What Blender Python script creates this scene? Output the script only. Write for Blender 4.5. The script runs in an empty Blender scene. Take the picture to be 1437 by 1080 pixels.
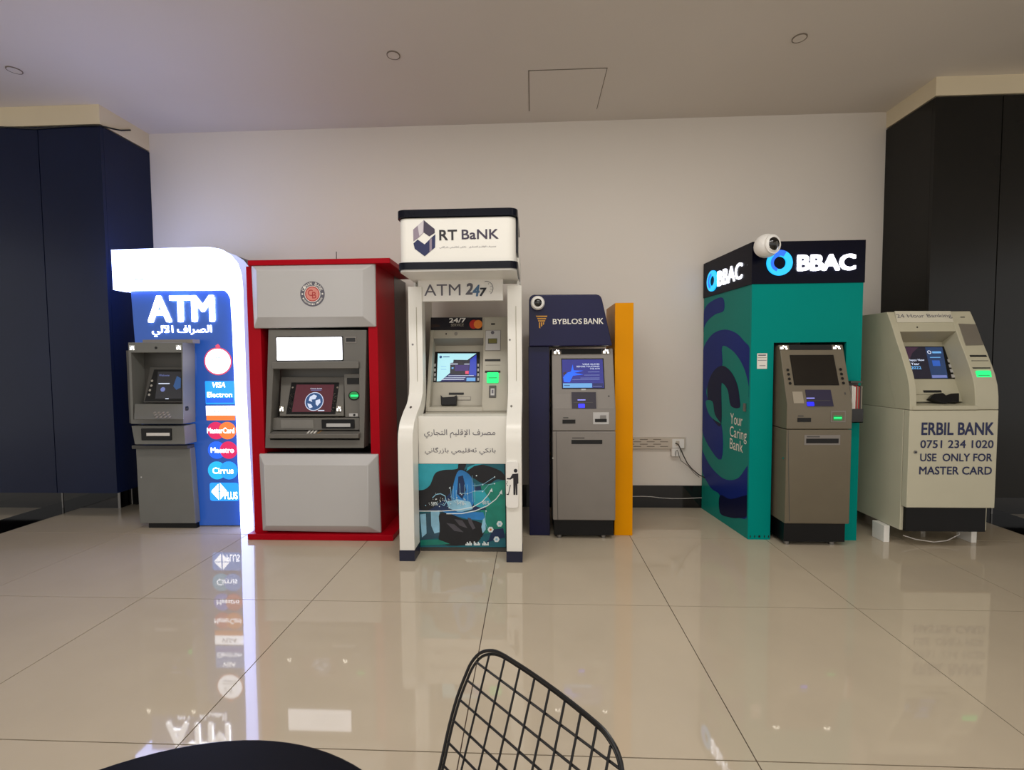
import bpy, math, random
from mathutils import Vector, Matrix
random.seed(4)
SC = bpy.context.scene
COL = SC.collection
# ------------------------------------------------------------------ camera, world, lights, exposure
FPX, PITCH, YAW, ROLL, EYE = 654.6, -0.04785, -0.0436, -0.00737, 1.34
_cy, _sy = math.cos(YAW), math.sin(YAW)
FW = Vector((_sy*math.cos(PITCH), _cy*math.cos(PITCH), math.sin(PITCH)))
_r = Vector((_cy, -_sy, 0)); _u = _r.cross(FW)
RT = _r*math.cos(ROLL)+_u*math.sin(ROLL); UP = -_r*math.sin(ROLL)+_u*math.cos(ROLL)
CAM = Vector((0, 0, EYE))
cd = bpy.data.cameras.new('camera'); cam = bpy.data.objects.new('camera', cd); COL.objects.link(cam)
cd.sensor_fit = 'HORIZONTAL'; cd.sensor_width = 36; cd.lens = FPX/1437*36; cd.clip_start = 0.02
cam.matrix_world = Matrix.Translation(CAM) @ Matrix((RT, UP, -FW)).transposed().to_4x4()
SC.camera = cam
vs = SC.view_settings
vs.view_transform = 'Standard'; vs.look = 'None'; vs.gamma = 1; vs.use_curve_mapping = False; vs.exposure = 0.0
w = bpy.data.worlds.new('world'); SC.world = w; w.use_nodes = True
w.node_tree.nodes['Background'].inputs[0].default_value = (1.0, 0.98, 0.95, 1)
w.node_tree.nodes['Background'].inputs[1].default_value = 0.90
def area(name, loc, size, power, col, rot=(0, 0, 0)):
    l = bpy.data.lights.new(name, 'AREA'); l.shape = 'RECTANGLE'; l.size, l.size_y = size; l.energy = power; l.color = col
    o = bpy.data.objects.new(name, l); COL.objects.link(o); o.location = loc; o.rotation_euler = rot
    return o
area('ceiling_lamp_behind', (-0.5, -2.2, 3.44), (5.0, 1.6), 92, (1.0, 0.97, 0.92))
area('ceiling_lamp_overhead', (-0.2, 1.7, 3.44), (4.6, 0.4), 68, (1.0, 0.97, 0.93))
area('ceiling_lamp_right', (3.6, -0.8, 3.44), (0.9, 0.9), 14, (1.0, 0.84, 0.60))

# ------------------------------------------------------------------ helpers
def ray(x, y): return RT*((x-718.5)/FPX) - UP*((y-540)/FPX) + FW
def atY(x, y, Y): d = ray(x, y); return CAM + d*(Y/d.y)
def atX(x, y, X): d = ray(x, y); return CAM + d*(X/d.x)
def atZ(x, y, Z): d = ray(x, y); return CAM + d*((Z-EYE)/d.z)
class Plane:
    """A plane in the place: origin O, unit axes U (right) and V (up), N towards the viewer's side."""
    def __init__(s, O, U=(1, 0, 0), V=(0, 0, 1)):
        s.O = Vector(O); s.U = Vector(U).normalized(); s.V = Vector(V).normalized(); s.N = s.U.cross(s.V)
    def uv(s, x, y):
        d = ray(x, y); P = CAM + d*((s.O-CAM).dot(s.N)/d.dot(s.N)) - s.O
        return (P.dot(s.U), P.dot(s.V))
    def p(s, u, v, d=0): return s.O + s.U*u + s.V*v + s.N*d
    def off(s, d): return Plane(s.O+s.N*d, s.U, s.V)
def VP(Y): return Plane((0, Y, 0))
def dens(r, n=3):
    out = []
    for i in range(len(r)):
        p0, p1, p2, p3 = r[i-1], r[i], r[(i+1) % len(r)], r[(i+2) % len(r)]
        for k in range(n):
            t = k/n; out.append(tuple(.5*((2*p1[j])+(-p0[j]+p2[j])*t+(2*p0[j]-5*p1[j]+4*p2[j]-p3[j])*t*t+(-p0[j]+3*p1[j]-3*p2[j]+p3[j])*t**3) for j in (0, 1)))
    return out
def slope(y0, z0, y1, z1): return Plane((0, y0, z0), (1, 0, 0), (0, y1-y0, z1-z0))
def crop(ox, oy, s): return lambda *a: tuple((ox+a[i]*s, oy+a[i+1]*s) for i in range(0, len(a), 2))
class MB:
    def __init__(s): s.v = []; s.f = []; s.m = []; s.mats = []
    def _m(s, mat):
        if mat not in s.mats: s.mats.append(mat)
        return s.mats.index(mat)
    def add(s, vs_, fs, mat):
        n = len(s.v); s.v += [Vector(a) for a in vs_]; k = s._m(mat)
        for f in fs: s.f.append([n+i for i in f]); s.m.append(k)
        return s
    def prism(s, pl, uv, d0, d1, mat):
        a = sum(uv[i][0]*uv[(i+1) % len(uv)][1]-uv[(i+1) % len(uv)][0]*uv[i][1] for i in range(len(uv)))
        if a < 0: uv = uv[::-1]
        n = len(uv)
        vv = [pl.p(u, v, d1) for u, v in uv]+[pl.p(u, v, d0) for u, v in uv]
        return s.add(vv, [list(range(n)), list(range(2*n-1, n-1, -1))]+[[i, n+i, n+(i+1) % n, (i+1) % n] for i in range(n)], mat)
    def pp(s, pl, pts, d0, d1, mat): return s.prism(pl, [pl.uv(*q) for q in pts], d0, d1, mat)
    def rect(s, pl, x0, y0, x1, y1, d0, d1, mat, r=0):
        a = pl.uv(x0, y1); b = pl.uv(x1, y0); return s.rectuv(pl, a[0], a[1], b[0], b[1], d0, d1, mat, r)
    def rectuv(s, pl, u0, v0, u1, v1, d0, d1, mat, r=0):
        if r <= 0: q = [(u0, v0), (u1, v0), (u1, v1), (u0, v1)]
        else:
            q = []
            for cx, cy, a0 in ((u1-r, v0+r, -90), (u1-r, v1-r, 0), (u0+r, v1-r, 90), (u0+r, v0+r, 180)):
                for k in range(6): a = math.radians(a0+18*k); q.append((cx+r*math.cos(a), cy+r*math.sin(a)))
        return s.prism(pl, q, d0, d1, mat)
    def box(s, x0, x1, y0, y1, z0, z1, mat):
        return s.prism(Plane((0, y0, 0)), [(x0, z0), (x1, z0), (x1, z1), (x0, z1)], -(y1-y0), 0, mat)
    def prof(s, x0, x1, yz, mat):                                   # a YZ outline extruded along X
        return s.prism(Plane((x0, 0, 0), (0, 1, 0), (0, 0, 1)), [(a, b) for a, b in yz], 0, x1-x0, mat)
    def frame(s, pl, outer, inner, d0, d1, mat):                     # solid ring between two outlines of equal count (uv)
        n = len(outer); vv = [pl.p(*q, d1) for q in outer]+[pl.p(*q, d1) for q in inner]+[pl.p(*q, d0) for q in outer]+[pl.p(*q, d0) for q in inner]
        fs = []
        for i in range(n):
            j = (i+1) % n
            fs += [[i, j, n+j, n+i], [2*n+j, 2*n+i, 3*n+i, 3*n+j], [j, i, 2*n+i, 2*n+j], [n+i, n+j, 3*n+j, 3*n+i]]
        return s.add(vv, fs, mat)
    def fpx(s, pl, o, i, d0, d1, mat): return s.frame(pl, [pl.uv(*q) for q in o], [pl.uv(*q) for q in i], d0, d1, mat)
    def disc(s, pl, cu, cv, r, d0, d1, mat, n=28, rv=None):
        rv = rv or r
        return s.prism(pl, [(cu+r*math.cos(2*math.pi*k/n), cv+rv*math.sin(2*math.pi*k/n)) for k in range(n)], d0, d1, mat)
    def dpx(s, pl, x, y, rpx, d0, d1, mat, n=28, rypx=None):
        u, v = pl.uv(x, y); r = abs(pl.uv(x+rpx, y)[0]-u); rv = abs(pl.uv(x, y-(rypx or rpx))[1]-v)
        return s.disc(pl, u, v, r, d0, d1, mat, n, rv)
    def ring(s, pl, cu, cv, r0, r1, d0, d1, mat, a0=0, a1=360, n=40, rr=1):
        full = a1-a0 >= 360; k = n if full else n+1
        A = [math.radians(a0+(a1-a0)*i/n) for i in range(k)]
        o = [(cu+r1*math.cos(a)*rr, cv+r1*math.sin(a)) for a in A]; q = [(cu+r0*math.cos(a)*rr, cv+r0*math.sin(a)) for a in A]
        if full: return s.frame(pl, o, q, d0, d1, mat)
        return s.prism(pl, o+q[::-1], d0, d1, mat)
    def sphere(s, c, r, mat, n=20, sc=(1, 1, 1), zmin=-1.0):
        c = Vector(c); vv = []; fs = []; m = n//2
        for i in range(m+1):
            t = math.pi*i/m
            for j in range(n):
                a = 2*math.pi*j/n; vv.append(c+Vector((r*math.sin(t)*math.cos(a)*sc[0], r*math.sin(t)*math.sin(a)*sc[1], max(zmin, math.cos(t))*r*sc[2])))
        for i in range(m):
            for j in range(n): fs.append([i*n+j, (i+1)*n+j, (i+1)*n+(j+1) % n, i*n+(j+1) % n])
        return s.add(vv, fs, mat)
    def tube(s, pts, r, mat, n=8, closed=False):
        pts = [Vector(p) for p in pts]; N = len(pts); vv = []; fs = []; ref = None
        for i, p in enumerate(pts):
            if closed: t = (pts[(i+1) % N]-pts[i-1]).normalized()
            else: t = (pts[min(i+1, N-1)]-pts[max(i-1, 0)]).normalized()
            if ref is None: ref = t.orthogonal().normalized()
            ref = (ref-t*ref.dot(t)).normalized(); b = t.cross(ref)
            vv += [p+(ref*math.cos(2*math.pi*k/n)+b*math.sin(2*math.pi*k/n))*r for k in range(n)]
        for i in range(N if closed else N-1):
            j = (i+1) % N
            for k in range(n): fs.append([i*n+k, j*n+k, j*n+(k+1) % n, i*n+(k+1) % n][::-1])
        if not closed: fs += [list(range(n)), list(range((N-1)*n, N*n))[::-1]]
        return s.add(vv, fs, mat)
    def build(s, name, parent=None, label=None, bevel=0, smooth=True, kind=None, loc=None, fix=False):
        me = bpy.data.meshes.new(name)
        if parent is None:
            L = Vector(loc) if loc else Vector((0, 0, 0))
        else:
            L = Vector((0, 0, 0)); q = parent
            while q is not None: L += q.location; q = q.parent
        me.from_pydata([v-L for v in s.v], [], s.f); me.update()
        for m in s.mats: me.materials.append(m)
        me.polygons.foreach_set('material_index', s.m)
        if smooth:
            me.polygons.foreach_set('use_smooth', [True]*len(me.polygons)); me.set_sharp_from_angle(angle=0.55)
        if fix:
            import bmesh
            b = bmesh.new(); b.from_mesh(me); bmesh.ops.recalc_face_normals(b, faces=b.faces); b.to_mesh(me); b.free()
        o = bpy.data.objects.new(name, me); COL.objects.link(o)
        if parent: o.parent = parent
        elif loc: o.location = L
        if label: o['label'] = label
        if kind: o['kind'] = kind
        if bevel:
            b = o.modifiers.new('bevel', 'BEVEL'); b.width = bevel; b.segments = 2; b.limit_method = 'ANGLE'; b.angle_limit = 0.6
            b.harden_normals = True
        return o
def tag(o, label, cat, group=None):
    o['label'] = label; o['category'] = cat
    if group: o['group'] = group
    return o
def thing(name, label, cat, loc, group=None):
    o = bpy.data.objects.new(name, None); COL.objects.link(o); o.location = loc; o.empty_display_size = 0.1
    return tag(o, label, cat, group)
# ---- lettering: bbox-fitted solid letters
_cache = {}
def contours(oe):
    """Fill every outer outline by itself, so overlapping strokes of joined script stay whole."""
    from mathutils.geometry import interpolate_bezier, tessellate_polygon
    cu = oe.to_curve(bpy.context.evaluated_depsgraph_get()); polys = []
    for sp in cu.splines:
        b = sp.bezier_points; pts = []
        if len(b) < 3: continue
        for i in range(len(b)):
            p, q = b[i], b[(i+1) % len(b)]
            pts += [(v.x, v.y) for v in interpolate_bezier(p.co, p.handle_right, q.handle_left, q.co, 4)[:-1]]
        a = sum(pts[i-1][0]*pts[i][1]-pts[i][0]*pts[i-1][1] for i in range(len(pts)))/2
        polys.append((a, pts))
    oe.to_curve_clear()
    big = max(polys, key=lambda t: abs(t[0])); sg = 1 if big[0] > 0 else -1
    outs = [[abs(a), p, []] for a, p in polys if a*sg > 0]
    def inside(pt, pg):
        c = False
        for i in range(len(pg)):
            (x0, y0), (x1, y1) = pg[i-1], pg[i]
            if (y0 > pt[1]) != (y1 > pt[1]) and pt[0] < (x1-x0)*(pt[1]-y0)/(y1-y0)+x0: c = not c
        return c
    for a, p in polys:
        if a*sg < 0:
            cand = [o for o in outs if inside(p[0], o[1])]
            if cand: min(cand, key=lambda o: o[0])[2].append(p)
    V = []; F = []
    for a, p, hs in outs:
        loops = [[Vector((x, y, 0)) for x, y in q] for q in [p]+hs]; n = len(V)
        V += [(v.x, v.y) for l in loops for v in l]; F += [[n+i for i in t] for t in tessellate_polygon(loops)]
    F = [f if (V[f[1]][0]-V[f[0]][0])*(V[f[2]][1]-V[f[0]][1])-(V[f[2]][0]-V[f[0]][0])*(V[f[1]][1]-V[f[0]][1]) > 0 else f[::-1] for f in F]
    return (V, F)
def glyphs(s, off=0.0, align='LEFT', res=3):
    off *= 0.62; k = (s, off, align)
    if k in _cache: return _cache[k]
    c = bpy.data.curves.new('t', 'FONT'); c.body = s; c.resolution_u = res; c.align_x = align
    o = bpy.data.objects.new('t', c); COL.objects.link(o); bpy.context.view_layer.update()
    oe = o.evaluated_get(bpy.context.evaluated_depsgraph_get())
    if s.isascii():
        me = bpy.data.meshes.new_from_object(oe)
        r = ([(v.co.x, v.co.y) for v in me.vertices], [list(p.vertices) for p in me.polygons])
        bpy.data.meshes.remove(me)
    else: r = contours(oe)
    bpy.data.objects.remove(o); bpy.data.curves.remove(c)
    if off > 0:                                                      # heavier strokes: the outline doubled a hair's breadth to each side
        V0, F0 = r; V = []; F = []
        for dx, dy in ((-off, -off), (off, -off), (-off, off), (off, off), (0, 0)):
            n = len(V); V += [(a+dx, b+dy) for a, b in V0]; F += [[n+i for i in f] for f in F0]
        r = (V, F)
    _cache[k] = r; return r
def put_text(mb, pl, s, u0, v0, u1, v1, mat, d=0.001, off=0.0, rot=0, thick=0.0, slant=0):
    V, F = glyphs(s, off)
    xs = [a for a, b in V]; ys = [b for a, b in V]; x0, x1, y0, y1 = min(xs), max(xs), min(ys), max(ys)
    ca, sa = math.cos(rot), math.sin(rot); cu, cv = (u0+u1)/2, (v0+v1)/2
    def tr(a, b, dd):
        u = (a-x0)/(x1-x0)-.5; v = (b-y0)/(y1-y0)-.5
        u = u*(u1-u0)+slant*v*(v1-v0); v = v*(v1-v0)
        return pl.p(cu+u*ca-v*sa, cv+u*sa+v*ca, dd)
    n = len(V); st = max(1, n//5) if off > 0 else n+1
    if thick <= 0: mb.add([tr(a, b, d+0.00012*(i//st)) for i, (a, b) in enumerate(V)], F, mat)
    else:
        from collections import Counter
        E = Counter()
        for f in F:
            for i in range(len(f)): E[(f[i], f[(i+1) % len(f)])] += 1
        side = [[j, i, n+i, n+j] for (i, j) in E if (j, i) not in E]
        mb.add([tr(a, b, d+thick+0.00012*(i//st)) for i, (a, b) in enumerate(V)]+[tr(a, b, d) for a, b in V], F+side, mat)
def text(parent, pl, s, x0, y0, x1, y1, mat, d=0.001, off=0.0, rot=0, thick=0.0, name='lettering', label=None, slant=0, mb=None):
    a = pl.uv(x0, y1); b = pl.uv(x1, y0); m = mb or MB()
    put_text(m, pl, s, a[0], a[1], b[0], b[1], mat, d, off, rot, thick, slant)
    if mb is None: return m.build(name, parent, label, smooth=False)
# ---- Arabic shaping into presentation forms, laid out left to right
AR = {'ا': (0xFE8D,), 'آ': (0xFE81,), 'إ': (0xFE87,), 'ب': (0xFE8F, 4), 'ت': (0xFE95, 4), 'ج': (0xFE9D, 4), 'د': (0xFEA9,), 'ر': (0xFEAD,),
      'ز': (0xFEAF,), 'ص': (0xFEB9, 4), 'ف': (0xFED1, 4), 'ق': (0xFED5, 4), 'ك': (0xFED9, 4), 'گ': (0xFB92, 4), 'ل': (0xFEDD, 4), 'م': (0xFEE1, 4),
      'ک': (0xFB8E, 4), 'ن': (0xFEE5, 4), 'ي': (0xFEF1, 4), 'ی': (0xFBFC, 4), 'ئ': (0xFE89, 4), 'ە': (0xFEE9,), 'آL': (0xFEF5,), 'إL': (0xFEF9,), 'اL': (0xFEFB,)}
def arabic(s):
    L = []; i = 0
    while i < len(s):
        if s[i] == 'ل' and i+1 < len(s) and s[i+1] in 'آإا': L.append(s[i+1]+'L'); i += 2
        else: L.append(s[i]); i += 1
    out = []
    for k, ch in enumerate(L):
        if ch not in AR: out.append(ch); continue
        base = AR[ch][0]; dual = len(AR[ch]) > 1
        prev = k > 0 and L[k-1] in AR and len(AR[L[k-1]]) > 1
        nxt = dual and k+1 < len(L) and L[k+1] in AR
        out.append(chr(base + (3 if prev and nxt else 2 if nxt else 1 if prev else 0)))
    return ''.join(reversed(out))
# ------------------------------------------------------------------ materials
def lin(h):
    h = h.lstrip('#'); o = []
    for i in (0, 2, 4):
        c = int(h[i:i+2], 16)/255; o.append(c/12.92 if c <= 0.04045 else ((c+0.055)/1.055)**2.4)
    return (*o, 1)
def mat(name, col, rough=0.45, metal=0.0, var=0.05, scale=6.0, bump=0.0, bscale=60.0, coat=0.0, spec=0.5):
    m = bpy.data.materials.new(name); m.use_nodes = True; nt = m.node_tree; b = nt.nodes['Principled BSDF']
    c = lin(col); b.inputs['Roughness'].default_value = rough; b.inputs['Metallic'].default_value = metal
    b.inputs['Coat Weight'].default_value = coat; b.inputs['Coat Roughness'].default_value = 0.08
    b.inputs['Specular IOR Level'].default_value = spec
    tc = nt.nodes.new('ShaderNodeTexCoord'); n = nt.nodes.new('ShaderNodeTexNoise'); n.inputs['Scale'].default_value = scale; n.inputs['Detail'].default_value = 4
    nt.links.new(tc.outputs['Object'], n.inputs['Vector'])
    r = nt.nodes.new('ShaderNodeValToRGB'); r.color_ramp.elements[0].position = .3; r.color_ramp.elements[1].position = .7
    r.color_ramp.elements[0].color = tuple(x*(1-var) for x in c[:3])+(1,); r.color_ramp.elements[1].color = tuple(min(1, x*(1+var)) for x in c[:3])+(1,)
    nt.links.new(n.outputs['Fac'], r.inputs[0]); nt.links.new(r.outputs[0], b.inputs['Base Color'])
    if bump:
        n2 = nt.nodes.new('ShaderNodeTexNoise'); n2.inputs['Scale'].default_value = bscale; n2.inputs['Detail'].default_value = 5
        nt.links.new(tc.outputs['Object'], n2.inputs['Vector'])
        bp = nt.nodes.new('ShaderNodeBump'); bp.inputs['Strength'].default_value = bump; bp.inputs['Distance'].default_value = 0.01
        nt.links.new(n2.outputs['Fac'], bp.inputs['Height']); nt.links.new(bp.outputs[0], b.inputs['Normal'])
    return m
def glow(name, col, s, base=None):
    m = bpy.data.materials.new(name); m.use_nodes = True; b = m.node_tree.nodes['Principled BSDF']; c = lin(col)
    b.inputs['Base Color'].default_value = lin(base) if base else (0.02, 0.02, 0.02, 1); b.inputs['Roughness'].default_value = 0.25
    b.inputs['Emission Color'].default_value = c; b.inputs['Emission Strength'].default_value = s
    return m
M_wall = mat('painted_plaster', 'e2dad0', 0.75, var=0.02, scale=0.8, bump=0.08, bscale=18)
M_ceil = mat('ceiling_paint', 'dbd3ca', 0.8, var=0.015, scale=1.2, bump=0.04, bscale=25)
M_cream = mat('cream_fascia_paint', 'e0d2b4', 0.7, var=0.03, scale=2)
M_tile = mat('polished_beige_tile', 'bbae99', 0.035, var=0.035, scale=2.2, spec=0.62)
M_grout = mat('brown_grout', '4a3a30', 0.8)
M_black = mat('gloss_black_panel', '1c1b19', 0.2, var=0.1, scale=1.5, spec=0.25)
M_blackglow = mat('gloss_black_panel_blue_glow', '161e38', 0.24, var=0.1, scale=1.5, spec=0.2)  # left black panels, blue glow of the lit sign mixed into their colour
M_plinth = mat('polished_black_stone', '0b0a0c', 0.06, var=0.2, scale=5, spec=0.6)
M_joint = mat('panel_joint_black', '030304', 0.9)
M_grey = mat('graphite_grey_plastic', '6e6e69', 0.5, var=0.04, bump=0.02, bscale=200)
M_greyd = mat('dark_grey_plastic', '4a4844', 0.5, var=0.05)
M_silver = mat('silver_grey_paint', '827c76', 0.42, var=0.03, bump=0.015, bscale=200)
M_silverl = mat('light_silver_panel', 'bbb9b7', 0.4, var=0.02, scale=1.5)
M_blk = mat('black_plastic', '0a0a0c', 0.35, var=0.2, spec=0.3)
M_slot = mat('slot_black', '020203', 0.6)
M_white = mat('warm_white_laminate', 'ebe8df', 0.28, var=0.02, scale=1.5)
M_whitep = mat('white_plastic', 'eeebe5', 0.35, var=0.02)
M_navy = mat('navy_foot_vinyl', '141a33', 0.35, var=0.05)
M_blkband = mat('black_blue_band', '0b0e1a', 0.2, var=0.1, spec=0.2)
M_ivory = mat('ivory_machine_paint', 'bcb79f', 0.42, var=0.03, bump=0.015, bscale=200)
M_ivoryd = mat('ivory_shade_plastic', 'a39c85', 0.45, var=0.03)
M_ivw = mat('off_white_cabinet_paint', 'c6c1aa', 0.42, var=0.02)
M_red = mat('crimson_lacquer', 'a80418', 0.33, var=0.06, scale=3, spec=0.1)
M_rust = mat('mottled_brown_side', '3a2926', 0.3, var=0.5, scale=5)
M_bynavy = mat('deep_navy_film', '15143e', 0.22, var=0.08, scale=3, spec=0.35)
M_yel = mat('amber_yellow_film', 'e09300', 0.3, var=0.05, scale=3, bump=0.05, bscale=6, spec=0.1)
M_teal = mat('teal_film', '008b82', 0.3, var=0.03, scale=2, spec=0.05)
M_teald = mat('deep_teal_film', '128076', 0.3, var=0.03, scale=2, spec=0.1)
M_swirl = mat('indigo_film', '172a78', 0.3, var=0.05, scale=2, spec=0.1)
M_swirl2 = mat('dark_indigo_film', '10163a', 0.3, var=0.05, scale=2, spec=0.1)
M_bbh = mat('black_navy_header', '07081a', 0.25, var=0.05, spec=0.12)
M_chrome = mat('brushed_chrome', 'c8c8c4', 0.12, metal=1.0, var=0.05)
M_steel = mat('steel', '8a8784', 0.35, metal=0.9)
M_gold = mat('gold_vinyl', 'c98f2a', 0.4)
M_txtw = mat('white_vinyl', 'e6e2da', 0.4)
M_txtd = mat('dark_vinyl', '1d1b22', 0.45)
M_txtg = mat('grey_vinyl', '5f5c66', 0.45)
M_txtb = mat('navy_vinyl', '17204f', 0.45)
M_txtmid = mat('beige_grey_vinyl', '8d8678', 0.5)
M_lens = mat('lens_black', '08080a', 0.08, coat=0.5)
M_glass = mat('screen_glass_off', '17130f', 0.12)
M_wire = mat('black_enamel_wire', '0c0c10', 0.35)
M_table = mat('black_laminate_top', '060810', 0.28, var=0.1, spec=0.15)
M_cable = mat('grey_cable', '3d362f', 0.5)
M_whcable = mat('white_cable', 'c9c4be', 0.5)
M_trunk = mat('white_trunking', 'c9bdae', 0.5)
M_gap = mat('gap_brown', '7d7265', 0.8)
M_red2 = mat('print_red', 'b3322f', 0.5)
M_orange = mat('print_orange', 'd8792a', 0.5)
M_prblue = mat('print_blue', '1f5fb0', 0.5)
E_band = glow('lightbox_white', 'a4b6ff', 7.0, 'ffffff')
E_blue = glow('backlit_blue', '2a5cb8', 0.42, '24468c')
E_side = glow('side_acrylic_lit', 'a9b9f2', 0.75, 'c8d0f0')
E_let = glow('lit_letters_white', 'eef3ff', 3.2, 'ffffff')
E_azure = glow('lit_azure', '1490ff', 1.5)
E_cyan = glow('lit_cyan', '10b4f0', 1.25)
E_royal = glow('lit_royal_blue', '0f5cf5', 1.4)
E_mag = glow('lit_magenta', 'e0105c', 1.1)
E_or = glow('lit_orange', 'ff7a30', 1.2)
E_pink = glow('lit_pink', 'e2486c', 1.1)
E_ltgrey = glow('lit_pale_grey', 'a8b4d8', 1.6)
E_green = glow('lit_green', '0cf27c', 1.3)
E_greend = glow('lit_green_dark', '0a9a48', 0.7)
E_lamp = glow('courtesy_lamp', 'fff4e0', 7.0, 'ffffff')
E_white = glow('lit_panel_white', 'f6f6ff', 2.6, 'ffffff')
E_bbw = glow('lit_header_white', 'f0f2ff', 2.4, 'ffffff')
E_bbc = glow('lit_ring_cyan', '18b8ff', 1.4)
E_bbb = glow('lit_ring_blue', '1068ff', 1.3)
E_scw = glow('screen_pale_cyan', 'b8f0f8', 0.95)
E_scn = glow('screen_navy', '101c6a', 0.7)
E_scb = glow('screen_blue', '2440c0', 0.85)
E_scd = glow('screen_dark', '14122c', 0.6)
E_scr = glow('screen_maroon', '5e1a2c', 0.7)
E_scl = glow('screen_light_text', 'dfe8ff', 0.9)
E_scm = glow('screen_mid_text', '7a86c8', 0.8)
E_scs = glow('screen_sky', '6fb2ee', 0.9)
E_deepb = glow('dispenser_blue', '1418ff', 1.6)
E_scp = glow('screen_plum', '4a2a44', 0.6)
E_scy = glow('screen_steel_blue', '2c5a94', 0.7)
E_scg = glow('screen_dark_grey', '22242e', 0.5)

# ------------------------------------------------------------------ room
YW, ZC = 4.293, 3.487
X0, X1, YB = -9.255, 9.745, -4.465
def struct(mb, name, **k):
    o = mb.build(name, kind='structure', **k); return o
floor = struct(MB().box(X0, X1, YB, 4.5, -0.12, -0.004, M_grout), 'floor', smooth=False)
tm = None
for i in range(19):
    for j in range(9):
        x = X0+i+0.0022; y = YB+j+0.0022
        if y > YW-0.02: continue
        if tm is None:
            mb = MB().box(0, 0.9956, 0, 0.9956, -0.004, 0, M_tile); o = mb.build('tile', smooth=False); tm = o.data
        else:
            o = bpy.data.objects.new('tile', tm); COL.objects.link(o)
        o.location = (x, y, 0); o.parent = floor
struct(MB().box(-9.3, 9.8, YW, YW+0.15, 0.0, ZC, M_wall), 'wall_back', smooth=False)
ceil = struct(MB().box(-9.3, 9.8, YB, YW+0.15, ZC, ZC+0.12, M_ceil), 'ceiling', smooth=False)
struct(MB().box(-3.86, 3.0, YW-0.014, YW, 0.0, 0.205, M_plinth), 'baseboard_back', bevel=0.002)
# dark stone bands let into the floor
struct(MB().box(-4.65, -4.27, YB+0.5, 4.165, 0.0, 0.0012, M_plinth), 'trim_1', smooth=False)
struct(MB().box(3.73, 4.12, YB+0.5, 4.165, 0.0, 0.0012, M_plinth), 'trim_2', smooth=False)
# projecting shopfront blocks either side: cream fascia over black panels over an inset plinth
def block(side, xi, xo, ztop, mat_, joints, name):
    fa = struct(MB().box(min(xi, xo), max(xi, xo), 3.792, YW, ztop+0.012, ZC, M_cream), 'trim_%d' % (3 if side < 0 else 4), smooth=False)
    core = struct(MB().box(min(xi+side*0.03, xo), max(xi+side*0.03, xo), 3.82, YW, 0.25, ztop+0.012, M_joint), name, smooth=False)
    xs = [xi]+joints+[xo]
    for a, b in zip(xs[:-1], xs[1:]):
        lo, hi = min(a, b)+0.004, max(a, b)-0.004
        if a == xi: lo, hi = (lo, xi) if side < 0 else (xi, hi)
        MB().box(lo, hi, 3.79, 3.818, 0.25, ztop, mat_).build('panel', core, smooth=False)
    MB().box(min(xi, xi+side*0.028), max(xi, xi+side*0.028), 3.82, YW-0.001, 0.25, ztop, mat_).build('panel', core, smooth=False)
    px = xi+side*0.33
    pl_ = struct(MB().box(min(px, xo), max(px, xo), 4.165, YW, 0, 0.25, M_plinth), 'baseboard_left' if side < 0 else 'baseboard_right', smooth=False)
    MB().box(px-0.012, px+0.012, 4.158, 4.165, 0, 0.249, M_steel).build('corner_strip', pl_)
    MB().box(px+side*0.56-0.006, px+side*0.56+0.006, 4.160, 4.165, 0, 0.249, M_steel).build('corner_strip', pl_)
block(-1, -3.55, -9.3, 3.318, M_blackglow, [-4.086, -5.0, -5.9, -6.8, -7.7, -8.6], 'wall_left_block')
block(1, 3.083, 9.8, 3.335, M_black, [3.575, 4.5, 5.4, 6.3, 7.2, 8.1, 9.0], 'wall_right_block')
# access hatch: a panel set in the ceiling, its gap showing
hat = MB(); hat.box(-0.010, 0.556, 3.55, 4.095, ZC-0.004, ZC-0.0005, M_ceil).build('hatch_panel', ceil, smooth=False)
gp = MB(); 
for a in ((-0.018, -0.010, 3.542, 4.10), (0.556, 0.562, 3.542, 4.10), (-0.018, 0.562, 3.542, 3.550)): gp.box(a[0], a[1], a[2], a[3], ZC-0.0016, ZC-0.0005, M_gap)
gp.build('hatch_gap', ceil, smooth=False)
for (px, py, lab) in ((552, 77, 'small round white ceiling fitting left of the ceiling hatch'), (1122, 53, 'small round white ceiling fitting right of the ceiling hatch'), (20, 98, 'small round white ceiling fitting above the left black panels')):
    c = atZ(px, py, ZC); t = thing('ceiling_fitting', lab, 'ceiling light', (c.x, c.y, ZC))
    cp = Plane((c.x, c.y, ZC), (1, 0, 0), (0, -1, 0))
    MB().ring(cp, 0, 0, 0.040, 0.046, 0, 0.006, M_gap, n=32).ring(cp, 0, 0, 0.022, 0.040, 0, 0.005, M_ceil, n=32).build('rim', t)
    MB().disc(cp, 0, 0, 0.022, 0.0, 0.003, M_ceil).build('diffuser', t)

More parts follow.
